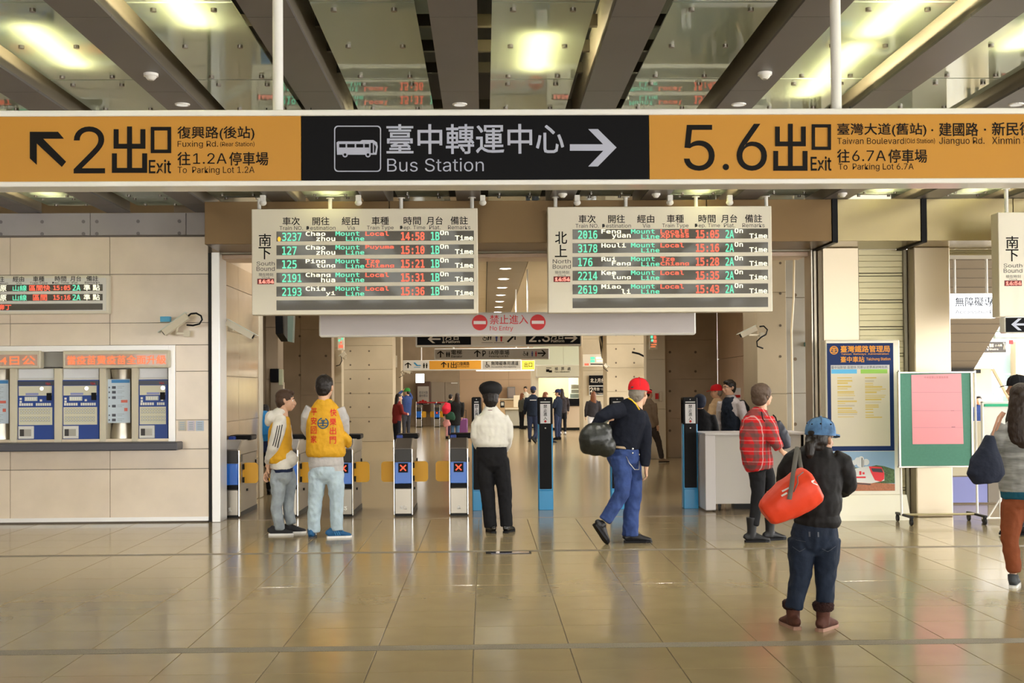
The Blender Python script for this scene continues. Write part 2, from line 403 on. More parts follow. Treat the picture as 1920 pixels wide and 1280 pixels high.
bk = MB().box(-13, bay[0], YW+.031, YW+.3, 0, ZB).box(bay[1], XE-.02, YW+.031, YW+.3, 0, ZB).box(bay[0], bay[1], YW+.031, YW+.3, 0, bay[2]).box(bay[0], bay[1], YW+.031, YW+.3, bay[3], ZB)
obj('wall_core', bk, mat('joint grey', (.22,.19,.16), .8), wl)  # plain grey core showing in the panel joints
obj('recess_back', MB().box(bay[0], bay[1], YW+.45, YW+.5, 0, ZB), M_WHITE, wl)
slab('baseboard_strip', (-800, 974, 391, 981.5), YW-.012, .06, M_JAMB, wl)
# concrete band over the marble
cb = wall_rect(-700, 389, 385, 443, YW)
z0 = at(200, 441, YW).z; z1 = ZB-.005
cbj = [at(x, 420, YW).x for x in (-540, -360, -185, -10, 170, 349.5, 389)]
for a, b in zip(cbj[:-1], cbj[1:]):
    p = obj('concrete_panel', MB().box(a+.004, b-.004, YW-.02, YW+.03, z0, z1, .002), M_CONCG, wl)
    if b-a > .6:
        m_ = MB()
        for u in (.07, .5, .93):
            for v in (.42, .97):
                m_.cyl((a+(b-a)*u, YW-.024, z1-(z1-z0)*v+.01), .022, .006, 12, 'Y')
        obj('bolt_recess', m_, mat('bolt recess', (.20,.19,.19), .6), p, local=False)
# bay frame
fr = wall_rect(317, 650, 329.5, 846, YW)
zt, zb = bay[3], bay[2]
obj('bay_frame', MB().box(fr[0], fr[1], YW-.04, YW+.45, zb, zt, .004).box(bay[0], fr[0], YW-.04, YW+.45, zt-.075, zt, .004), M_JAMB, wl)
# fascia across the opening
fz0 = at(960, 455, 14.7).z; YF = 14.7
fas = group_empty('trim_1')
def fpanel(a, b, m, z0=fz0):
    xa, xb = at(a, 420, YF).x, at(b, 420, YF).x
    obj('fascia_panel', MB().box(xa+.004, xb-.004, YF, YF+.9, z0, ZB-.003, .003), m, fas)
fpanel(383, 730, M_BRONZE); fpanel(730, 1077, M_BRONZE); fpanel(1077, 1325, M_BRONZE); fpanel(1325, 1560, M_BRONZE)
fpanel(1570, 1727, M_GOLD); fpanel(1737, 1900, M_GOLD); fpanel(1900, 2100, M_GOLD); fpanel(2100, 2300, M_GOLD); fpanel(2300, 2600, M_GOLD)
for a, b in ((1560,1570),(1727,1737)):
    xa, xb = at(a, 420, YF).x, at(b, 420, YF).x
    obj('black_joint', MB().box(xa, xb, YF-.02, YF+.9, fz0-.02, ZB-.003), M_BLACK, fas)
# door head and jambs of the wide opening
head = group_empty('door_1')
X0 = wallpx(413, 700).x; X1 = wallpx(1522, 700).x
za, zb2, zc, zd = at(960,455,YW).z, at(960,467,YW).z, at(960,473,YW).z, at(960,481,YW).z
obj('shutter_box', MB().box(X0, X1, YW-.05, YW+.3, zb2, za+.2, .004), M_SHUT, head)
obj('shutter_guide', MB().box(X0, X1, YW+.02, YW+.22, zc, zb2-.006, .004), M_SHUT, head)
obj('lintel', MB().box(X0, X1, YW+.1, YW+.6, zd, zc-.002, .004), M_PINK, head)
pl = wall_rect(397, 457, 412.5, 978, YW-.05)
obj('jamb_post', MB().box(pl[0], pl[1], YW-.06, YW+.35, 0, fz0, .006), M_JAMB, head)
obj('jamb_groove', MB().box(XE-.01, pl[0]-.004, YW+.01, YW+.3, 0, fz0), M_DARK, head)
pr = wall_rect(1522, 457, 1531, 950, YW)
obj('jamb_post', MB().box(pr[0], pr[0]+.022, YW-.02, YW+.3, 0, fz0, .004).box(pr[0]+.035, pr[1]+.01, YW-.02, YW+.3, 0, fz0, .004), M_STEELH, head)
# stainless columns and slatted panel right of the opening
wr = group_empty('wall_right')
def column(a, b, nm):
    xa, xb = wallpx(a, 700).x, wallpx(b, 700).x
    c_ = obj('steel_column', MB().box(xa, xb, YW-.25, YW+.3, 0, fz0, .012), M_STEEL, wr); return xa, xb
c1 = column(1534, 1602, 1); c2 = column(1703, 1770, 2)
zz = fz0; x0_, x1_ = c1[1]+.004, c2[0]-.05
hgt = .295
while zz > .02:
    z_ = max(zz-hgt, 0)
    for q in range(4):
        a = z_ + (zz-z_)*q/4; b = z_ + (zz-z_)*(q+1)/4
        obj('slat', MB().box(x0_, x1_, YW+.02-.0*q, YW+.06, a+.0015, b-.001, .002), M_SLAT, wr)
    obj('slat', MB().box(x0_, x1_, YW+.03, YW+.06, z_-.036, z_-.006, .003), M_SLAT, wr)
    zz = z_-.042
obj('slat_core', MB().box(x0_, x1_, YW+.061, YW+.3, 0, fz0), M_DARK, wr)
obj('guide_rail', MB().box(x1_+.002, x1_+.044, YW-.02, YW+.3, 0, fz0, .004), M_SHUT, wr)
# opening further right: roller shutter box and cream side
zs2 = at(1830, 478, YW).z
xr0, xr1 = c2[1], wallpx(2400, 700).x
for q in range(5):
    h_ = (fz0-zs2)/5; obj('slat', MB().box(xr0, xr1, YW+.02, YW+.06, zs2+h_*q+.003, zs2+h_*(q+1)-.003, .003), M_SLAT, wr)
obj('lintel', MB().box(xr0, xr1, YW+.06, YW+.5, zs2, fz0), M_SHUT, wr)
# rear of the hall, behind the camera: glazed front with piers
rear = group_empty('wall_rear')
for i in range(10):
    x = -13+2.75*i; obj('rear_pier', MB().box(x, x+.5, -14.2, -13.8, 0, 4.8), M_CONCL, rear)
obj('rear_header', MB().box(-13, 14, -14.2, -13.8, 4.1, 4.8), M_CONCL, rear)
obj('side_wall', MB().box(-13.2, -13, -14.2, 15.6, 0, 4.8), M_MARBLE, rear)
# ================================================================ rooms beyond the gates
inn = group_empty('wall_back')
ZC = 4.55
def panels(name, x0, x1, y, z0, z1, nx, nz, m, parent, t=.03, holes=False):
    w_ = (x1-x0)/nx; h_ = (z1-z0)/nz; last = None
    for i in range(nx):
        for j in range(nz):
            last = obj(name, MB().box(x0+w_*i+.004, x0+w_*(i+1)-.004, y, y+t, z0+h_*j+.004, z0+h_*(j+1)-.004, .003), m, parent)
def side_panels(name, x, y0, y1, z0, z1, ny, nz, m, parent, t=.03):
    w_ = (y1-y0)/ny; h_ = (z1-z0)/nz
    for i in range(ny):
        for j in range(nz):
            obj(name, MB().box(x, x+t, y0+w_*i+.004, y0+w_*(i+1)-.004, z0+h_*j+.004, z0+h_*(j+1)-.004, .003), m, parent)
def holes(pxs, pys, Y, parent, r=.028):
    m_ = MB()
    for a in pxs:
        for b in pys:
            p = at(a, b, Y); m_.cyl((p.x, Y-.004, p.z), r, .006, 10, 'Y')
    obj('tie_holes', m_, M_HOLE, parent)
def X(px, Y, py=730): return at(px, py, Y).x
# left: polished marble return just inside the opening
ls = group_empty('wall_left_inner')
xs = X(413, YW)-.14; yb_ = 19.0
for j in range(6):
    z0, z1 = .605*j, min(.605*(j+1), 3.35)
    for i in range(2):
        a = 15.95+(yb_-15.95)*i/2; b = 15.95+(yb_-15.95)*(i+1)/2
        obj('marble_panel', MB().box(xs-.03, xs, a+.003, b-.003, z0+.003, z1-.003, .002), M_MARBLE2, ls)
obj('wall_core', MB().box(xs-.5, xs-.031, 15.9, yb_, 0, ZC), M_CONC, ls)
obj('corner_post', MB().box(xs-.12, xs+.02, yb_, yb_+.3, 0, ZC, .01), M_CREAM, ls)
# concrete pier with the wall phone boxes, then the brown concrete wall at 29 m
YB = 29.0
pz = group_empty('wall_concrete_left')
panels('concrete_panel', X(498,22), X(522,22), 22, 0, ZC, 1, 5, M_CONC, pz)
obj('pier_core', MB().box(X(470,22), X(522,22)-.01, 22.04, 22.6, 0, ZC), M_CONC, pz)
panels('concrete_panel', X(505,YB), X(622,YB), YB, 0, ZC, 2, 3, M_CONC, pz)
obj('wall_core', MB().box(-9, X(622,YB), YB+.031, YB+.5, 0, ZC), M_CONC, pz)
holes((512, 562, 611), (549, 594, 630, 667, 703), YB, pz)
def pillar(name, a, b, Y, dep, m, hx=(), hy=(), rows=5, z1=ZC, label=None):
    g = group_empty('wall_'+name)
    xa, xb = X(a, Y), X(b, Y)
    panels('concrete_panel', xa, xb, Y, 0, z1, 1, rows, m, g)
    obj('pillar_core', MB().box(xa+.005, xb-.005, Y+.031, Y+dep, 0, z1), m, g)
    if hx: holes(hx, hy, Y, g, .03)
    return g
pillar('pillar_left_strip', 622, 641, 33, .5, M_CONCL)
pillar('pillar_left', 640, 737, 39.7, 1.3, M_CONCL, (657, 692), (628, 658, 684, 710, 737, 763, 790), 6)
pillar('pillar_left_far', 702, 752, 50, 1.2, M_CONCL, (738,), (654, 690, 735, 770), 5)
pillar('pillar_right', 1138, 1230, 39.7, 1.3, M_CONCL, (1155, 1189), (628, 654, 680, 706, 732), 6)
pillar('pillar_right_strip', 1212, 1248, YB-.5, .45, M_CREAM, rows=4)
g = pillar('concrete_right', 1246, 1346, YB, .6, M_CONC, (1256, 1304), (660, 696, 733, 770, 807), 5)
# right hand side: pale wall running away from the camera, then a concrete pier with a conduit
xr_ = X(1346, YB); rs = group_empty('wall_right_inner')
side_panels('wall_panel', xr_, 20.0, YB, 0, ZC, 4, 4, M_PINK, rs)
obj('wall_core', MB().box(xr_+.031, xr_+.4, 20.0, YB, 0, ZC), M_PINK, rs)
pr_ = group_empty('wall_pier_right')
panels('concrete_panel', X(1420,18.6), X(1476,18.6), 18.6, 0, ZC, 1, 3, M_CONCL, pr_)
obj('pier_core', MB().box(X(1420,18.6)+.005, X(1476,18.6)-.005, 18.63, 19.6, 0, ZC), M_CONCL, pr_)
holes((1463,), (493, 550, 610, 668), 18.6, pr_, .02)
panels('concrete_panel', X(1474,19.7), X(1540,19.7), 19.7, 0, ZC, 1, 3, mat('darker grey concrete', (.30,.29,.26), .6, noise=.1, nscale=2), pr_)  # panel in a darker grey than the pier
obj('pier_core', MB().box(X(1474,19.7), X(1560,19.7), 19.74, 20.2, 0, ZC), M_CONC, pr_)
holes((1491,), (553, 673, 795), 19.7, pr_, .028)
P = [at(1489,480,19.3), at(1488,560,19.3), at(1484,620,19.3), at(1486,740,19.3), at(1488,930,19.3)]
obj('conduit', MB().tube(P, .016, 10), M_CREAM, pr_, True)
# back wall
YK = 57.0
panels('wall_panel', X(735,YK), X(862,YK), YK, 0, 6.2, 2, 3, M_CONC, inn)
panels('wall_panel', X(862,YK), X(1000,YK), YK, 0, 6.2, 3, 3, mat('warm tan wall', (.58,.41,.27), .4), inn)
panels('wall_panel', X(1000,YK), X(1170,YK), YK, 0, 6.2, 3, 3, mat('pale green wall', (.62,.66,.52), .5), inn)
obj('wall_core', MB().box(-13, 24, YK+.035, YK+.4, 0, 6.4), M_CONC, inn)
obj('door_panel', MB().box(X(808,YK), X(834,YK)-.01, YK-.05, YK, 0, at(830,716,YK).z, .01).box(X(834,YK)+.01, X(861,YK), YK-.05, YK, 0, at(830,716,YK).z, .01), mat('grey door', (.36,.30,.23), .45), inn)
obj('door_closer', MB().box(X(846,YK), X(858,YK), YK-.12, YK-.05, at(850,719,YK).z, at(850,717,YK).z), M_WHITE, inn)
obj('side_wall_left', MB().box(-12.5, -12.3, 15.9, 57, 0, 6.4), M_CONC, inn)
# ceiling beyond: pale tiles with a grey strip carrying the downlights
cin = group_empty('ceiling_beyond_gates')
M_CEIL2 = mat('cream ceiling panel', (.66,.57,.42), .5); M_STRIP = mat('taupe ceiling strip', (.30,.25,.18), .5)
for i in range(14):
    y0 = 16+i*3
    for (a, b) in ((-12.4, -8),(-8,-4),(-4,.08),(1.02,5.0),(5.0,9.0)):
        if b > 5 and y0 > 20: continue
        obj('ceiling_panel', MB().box(a+.01, b-.01, y0+.01, y0+2.99, ZC, ZC+.05), M_CEIL2, cin)
    obj('strip_panel', MB().box(.09, 1.01, y0+.006, y0+2.994, ZC-.03, ZC+.05), M_STRIP, cin)
obj('ceiling_deck', MB().box(-12.5, 9.0, 15.7, 57.2, ZC+.051, ZC+.25), M_DARK, cin)
for i, q_ in enumerate(('nearest','second','third','fourth','fifth','sixth','seventh','eighth')):
    downlight(.52, 30+2.8*i, ZC-.03, q_+' round downlight in the row glowing in the taupe ceiling strip', 150, .13, (1,.93,.82), 'downlights in the strip beyond the gates', 7)
for y in (18.5, 24, 31, 38, 45, 52):
    for x in (-7.5, -2.6, 3.0):
        downlight(x, y, ZC, 'round recessed downlight in the cream ceiling beyond the gates', INNER_LAMP*(1 if x > -7 else .6), .13, (1,.93,.82), 'downlights in the cream ceiling beyond the gates', 5)
# ================================================================ overhead direction sign
M_YEL = mat('amber sign face', (.52,.25,.035), .4, spec=.2); M_SBLK = mat('black sign face', (.005,.005,.006), .5, spec=.08)
M_INK = mat('dark lettering', (.010,.009,.008), .6, spec=.1); M_LAV = mat('pale lettering', (.42,.44,.54), .5)
M_FRAME = mat('white sign frame', (.80,.79,.74), .3, coat=.3)
M_GREYS = mat('lilac grey sign face', (.50,.46,.45), .35, coat=.3)
M_RED = mat('signal red', (.55,.02,.02), .4)
YS = 6.8
big = thing('direction_sign', 'long hanging sign in amber and black with exit and Bus Station directions', 'sign', (0, YS, at(960,347,YS).z))
bx0, bx1 = -3.9, 4.3
ztop, zf1, zf0, zbot = [at(960, y, YS).z for y in (205.5, 216.5, 337.5, 347)]
obj('sign_frame', MB().box(bx0, bx1, YS-.012, YS+.18, zf1, ztop, .004).box(bx0, bx1, YS-.012, YS+.18, zbot, zf0, .004).box(bx0, bx1, YS+.05, YS+.18, zf0, zf1), M_FRAME, big)
xa, xb = at(565, 280, YS).x, at(1217, 280, YS).x
for a, b, m_ in ((bx0, xa-.002, M_YEL), (xa+.002, xb-.002, M_SBLK), (xb+.002, bx1, M_YEL)):
    obj('sign_panel', MB().box(a, b, YS, YS+.04, zf0, zf1), m_, big, label='black centre panel' if m_ is M_SBLK else 'amber panel')
for px in (521, 1567):
    p = at(px, 100, YS+.09); post = MB().tube([(p.x, YS+.09, ztop), (p.x, YS+.09, ZB)], .029, 20).tube([(p.x, YS+.09, ZB-.01), (p.x, YS+.09, ZB)], .06, 20)
    obj('hanging_post', post, M_WHITE, big, auto=50)
for px in (500, 583, 1555, 1594):
    p = at(px, 205, YS+.05); obj('bolt', MB().tube([(p.x, YS+.05, ztop), (p.x, YS+.05, ztop+.012)], .006, 8).tube([(p.x, YS+.05, ztop+.012), (p.x, YS+.05, ztop+.024)], .003, 6), M_DARK, big)
YT = YS-.002
def plates(name, lst, Y, m, parent, t=.0015):
    m_ = MB()
    for q, pts in enumerate(lst):
        P = [at(x, y, Y) for x, y in pts]; m_.prism([(p.x, p.z) for p in P], Y-t-q*.00025, Y)
    return obj(name, m_, m, parent)
def R(x0, y0, x1, y1): return [(x0,y0),(x1,y0),(x1,y1),(x0,y1)]
def arrow(x0, y0, x1, y1, d, w=.17):
    """open chevron arrow with a shaft inside the given box; d = l, r, u"""
    def T(u, v):
        if d == 'r': return (x0+(x1-x0)*u, y0+(y1-y0)*v)
        if d == 'l': return (x1-(x1-x0)*u, y0+(y1-y0)*v)
        if d == 'u': return (x0+(x1-x0)*v, y1-(y1-y0)*u)
    h = w/2
    head = [(.42,0),(.62,0),(1,.5),(.62,1),(.42,1),(.80,.5)]
    return [[T(*p) for p in [(.42,0),(.62,0),(1,.5),(.80,.5)]], [T(*p) for p in [(.42,1),(.80,.5),(1,.5),(.62,1)]], [T(*p) for p in [(0,.5-h),(.9,.5-h),(.9,.5+h),(0,.5+h)]]]
def chu(x0, y0, x1, y1):                # the heavy character for "out" on the exit panels
    W = x1-x0; H = y1-y0; s = W*.14; X_ = lambda u: x0+W*u; Y_ = lambda v: y0+H*v; c = (x0+x1)/2
    return [R(c-s/2, y0, c+s/2, y1-s*.5), R(X_(.05), Y_(.06), X_(.05)+s, Y_(.48)), R(X_(.95)-s, Y_(.06), X_(.95), Y_(.48)), R(X_(.05), Y_(.48)-s, X_(.95), Y_(.48)),
            R(X_(0), Y_(.58), X_(0)+s, y1), R(x1-s, Y_(.58), x1, y1), R(x0, y1-s, x1, y1)]
def kou(x0, y0, x1, y1, s): return [R(x0,y0,x1,y0+s), R(x0,y1-s,x1,y1), R(x0,y0,x0+s,y1), R(x1-s,y0,x1,y1)]
plates('exit_arrow', [[(56,247),(109,247),(120,260),(69,260),(69,309),(56,297)], [(66,258),(79,258),(124,303),(116,313),(66,266)]], YT, M_INK, big)
plates('exit_character', chu(210,237,276,324)+kou(283,238,321,287,6.5), YT, M_INK, big)
plates('exit_character', chu(1450,232,1514,320)+kou(1522,233,1558,281,6), YT, M_INK, big)
TB = .025
text([('2',(138,237,197,325)),('5',(1282,234,1340,320)),('.',(1355,307,1367,319)),('6',(1381,232,1438,320))], None, YT, M_INK, big, 0)
text([('Exit',(279,299,321,325)),('Exit',(1520,293,1559,320))], None, YT, M_INK, big, .012)
text([('復興路(後站)',(333,237,477,263)),('往',(333,285,357,310)),('停車場',(430,285,503,310)),('臺灣大道(舊站)',(1570,231,1737,256)),('·',(1746,242,1750,246)),('建國路',(1761,230,1834,255)),('·',(1845,241,1849,245)),('新民街',(1860,229,1937,254)),('往',(1570,280,1593,305)),('停車場',(1666,280,1738,305))], None, YT, M_INK, big, .014)
text([('Fuxing Rd.',(333,264,409,278)),('(Rear Station)',(413,265.5,477,275.5)),('To  Parking Lot 1.2A',(333,312,477,327.5)),('Taiwan Boulevard',(1570,258,1695,270)),('(Old Station)',(1697,259,1753,270)),('Jianguo Rd.',(1761,257,1846,273)),('Xinmin St.',(1860,256,1938,270)),('To  Parking Lot 6.7A',(1572,306,1713,321))], None, YT, M_INK, big, 0)
text([('1.2A',(362,287,425,307)),('6.7A',(1598,282,1661,302))], None, YT, M_INK, big, 0)
text([('臺中轉運中心',(725,233,1057,288))], None, YT, M_LAV, big, .012)
text([('Bus Station',(726,296.5,907,321.5))], None, YT, M_LAV, big, -.004)
plates('direction_arrow', [[(1103,242),(1121,242),(1156,276.5),(1137,276.5)], [(1103,312),(1137,276.5),(1156,276.5),(1121,312)], R(1068.5,270.5,1142,282.5)], YT, M_LAV, big)
ringplate('bus_symbol_border', rrect(626.5,235.5,714.5,322,7), rrect(628.5,237.5,712.5,320,6), YT, M_LAV, big)
bp_ = [(631,267),(634,265),(675,265),(679,262.5),(700,262.5),(707,267),(708.5,275),(706,290),(632,290)]
bus = plates('bus_symbol', [bp_, disc(647,290,5), disc(690,290,5)], YT, M_LAV, big)
plates('bus_symbol_windows', [R(636,270,648,276.5), R(651,270,665,276.5), R(668,270,681,276.5), R(684,270,692,276.5), R(695,268,699,287), [(701.5,270),(705,275),(703.5,286),(701.5,286)], disc(647,290,2.6,12), disc(690,290,2.6,12)], YT-.0016, M_SBLK, big)
# ================================================================ departure boards
M_BOARD = mat('ivory board face', (.82,.77,.64), .4); M_LED = mat('dark led strip', (.085,.075,.055), .22, coat=.6)
G_ = emat('green led', (.16,.85,.50), .46); Rr_ = emat('red led', (1,.12,.06), .62); W_ = emat('warm white led', (1,.93,.62), .62); O_ = emat('amber led', (1,.42,.03), .6)
M_CLK = mat('clock window', (.15,.005,.003), .3); RC = emat('red clock digits', (1,.25,.18), .7)
def led_text(rows, T, YL, parent, mats=None):
    for m_, key, off in ((G_,'g',.014),(Rr_,'r',.02),(W_,'w',.016),(O_,'o',.02)):
        L_ = [(s, T(*r)) for k, s, r in rows if k == key]
        FONT_NOW[0] = 'mono'
        if L_: text(L_, None, YL, m_, parent, off, name='led_text')
        FONT_NOW[0] = 'sans'
def board(name, label, T, YL, rows, south, parent_posts=True, cols=None):
    xa, xb, zl, zh = wall_rect(*T(472,391,896,589), YL)
    b = thing('departure_board', label, 'information board', ((xa+xb)/2, YL+.1, zl))
    obj('board_case', MB().box(xa, xb, YL, YL+.2, zl, zh, .006), M_BOARD, b)
    for i in range(6):
        r = wall_rect(*T(518.5, 433.2+25.75*i, 888.5, 451.8+25.75*i), YL)
        obj('led_strip', MB().box(r[0], r[1], YL-.003, YL+.001, r[2], r[3]), M_LED, b)
    H = [('車次',530,562),('開往',586,617.5),('經由',641,673),('車種',697,729),('時間',757,789),('月台',800,830),('備註',845,877)]
    text([(s, T(a,406.5,c,421.5)) for s,a,c in H]+[('南' if south else '北',T(485.5,437.5,508,460.5)),('下' if south else '上',T(485,462.5,508,485))], None, YL-.001, M_INK, b, .012)
    E = [('Train NO.',524,568,423,430.5),('Destination',574.5,629,423,430.5),('Via',651,665,423,430.5),('Train Type',688,738,423,432),('Dep. Time',750,797.5,423,432),('Plat.',805,826,423,430.5),('Remarks',840,882,423,430.5)]
    text([(s, T(a,y0,c,y1)) for s,a,c,y0,y1 in E]+[('South' if south else 'North',T(481,489.5,515,497)),('Bound',T(481,499,515,507)),('現在時刻',T(485,511,512,517))]+([('Clock',T(491,518,506,520.5))]), None, YL-.001, mat('grey lettering', (.04,.038,.036), .5), b, 0)
    r = wall_rect(*T(482.5,521.5,514,532), YL)
    obj('clock_window', MB().box(r[0], r[1], YL-.003, YL+.001, r[2], r[3]), M_CLK, b)
    text([('14:54', T(485.5,523,513.5,530.5))], None, YL-.004, RC, b, .03, name='clock_digits')
    out = []
    for i, (n, d1, d2, ty1, ty2, tm, pf) in enumerate(rows):
        y = 433.2+25.75*i; h = 18.6
        out += [('g', n, (529 if len(n) == 4 else 529, y+2.2, 529+9.1*len(n), y+h-.6)), ('w', d1, (573,y+.3,573+9.3*len(d1),y+8.6+(1.6 if 'g' in d1 or 'y' in d1 else 0))), ('w', d2, (629-9.0*len(d2),y+9.2,628.5,y+h-.3)),
                ('g','Mount',(629,y+.3,674,y+8.6)), ('g','Line',(648.5,y+9.6,683,y+h-.4)), ('r', ty1, (685,y+.5,685+(44 if len(ty1)==5 else 8.9*len(ty1)),y+8.8)),
                ('r', tm, (752,y+2,796,y+h-1)), ('g', pf, (808,y+2,824,y+h-1)), ('w','On',(825,y-1,841,y+8)), ('w','Time',(853,y+8.5,887,y+h-.6))]
        if ty2: out.append(('r', ty2, (685,y+9.6,739,y+h-.2)))
    led_text(out, T, YL-.0045, b)
    for px in (486, 619, 752, 885):
        p = at(*T(px, 384, px, 384)[:2], YL+.1)
        obj('hanging_rod', MB().tube([(p.x, YL+.1, zh), (p.x, YL+.1, ZB)], .022, 14).tube([(p.x, YL+.1, ZB-.008), (p.x, YL+.1, ZB)], .045, 14), M_WHITE, b, auto=50)
    return b
YBRD = 14.38
def T1(x0, y0, x1, y1): c = (x0+x1)/2; d = -(c-684)*.004; return (x0, y0+d, x1, y1+d)
b1 = board('s', 'left hanging departure board headed South Bound over the gates', T1, YBRD, [('3237','Chao','zhou','Local','','14:58','1B'),('127','Chao','zhou','Puyuma','','15:10','1B'),('125','Ping','tung','Tze','Chiang','15:21','1B'),('2191','Chang','hua','Local','','15:31','1B'),('2193','Chia','yi','Local','','15:36','1B')], True)
text([('●',T1(520.5,443,526.5,452))], None, YBRD-.0045, O_, b1, 0, name='led_lamp')
def T2(x0, y0, x1, y1):
    f_ = lambda x: 1027.5+(x-472)*.9906
    c = (x0+x1)/2; d = -4-(c-684)*.003; return (f_(x0), y0+d, f_(x1), y1+d)
board('n', 'right hanging departure board headed North Bound over the gates', T2, YBRD, [('2016','Feng','yuan','LocalE','xpress','15:05','2A'),('3178','Houli','','Local','','15:16','2A'),('176','Rui','Fang','Tze','Chiang','15:28','2A'),('2214','Kee','lung','Local','','15:35','2A'),('2619','Miao','li','Local','','15:43','2A')], False)
def T3(x0, y0, x1, y1):
    f_ = lambda x: 1872.5+(x-472)*1.03
    g_ = lambda y: 397+(y-391)*.985
    return (f_(x0), g_(y0), f_(x1), g_(y1))
board('e', 'departure board at the right edge, cut off after South Bound', T3, 13.9, [('3237','Chao','zhou','Local','','14:58','1B')], True)
# ================================================================ board over the ticket machines
YM = YW-.11
mb_ = thing('departure_board', 'small departure board fixed to the marble above the ticket machines', 'information board', (at(40,588,YM).x, YM, at(40,588,YM).z))
def TW(x0,y0,x1,y1): c=(x0+x1)/2; d=-(c-100)*.008; return (x0,y0+d,x1,y1+d)
slab('board_case', TW(-190,516,204,588), YM, .105, M_BOARD, mb_, .008)
slab('board_lip', TW(-184,521,199,583), YM-.006, .008, M_FRAME, mb_)
for y0, y1 in ((533,545.5),(551,563.5),(569,581)):
    r = wall_rect(*TW(-175,y0,192.5,y1), YM-.006); obj('led_strip', MB().box(r[0], r[1], YM-.010, YM-.005, r[2], r[3]), M_LED, mb_)
text([('往',TW(-3,517.5,8,527.5)),('經由',TW(24,517.5,45,527.5)),('車種',TW(62,517.5,83,527.5)),('時間',TW(103,517.5,124,527.5)),('月台',TW(132,517.5,152,527.5)),('備註',TW(162,517.5,184,527.5))], None, YM-.008, M_INK, mb_, .01)
text([('tination',TW(-10,528,15,532)),('Via',TW(30,528,40,532)),('Train Type',TW(56,528,89,533)),('Dep. Time',TW(98,528,129,533)),('Plat.',TW(135,528,147,532)),('Remarks',TW(159,528,187,532))], None, YM-.008, mat('grey lettering',(.1,.1,.1)), mb_, 0)
rws = []
for y, ty, tm in ((534,'區間快','15:05'),(552,'區間','15:16')):
    rws += [('w','原',(0,y,12,y+11)),('g','山線',(24,y,50,y+11)),('r',ty,(55 if len(ty)>2 else 62,y,94 if len(ty)>2 else 88,y+11)),('r',tm,(100,y+1,132,y+10)),('g','2A',(136,y,151,y+11)),('w','準',(157,y,169,y+11)),('w','點',(174,y,187,y+11))]
rws.append(('r','柳丁',(-4,570,21,580)))
led_text(rws, TW, YM-.012, mb_)
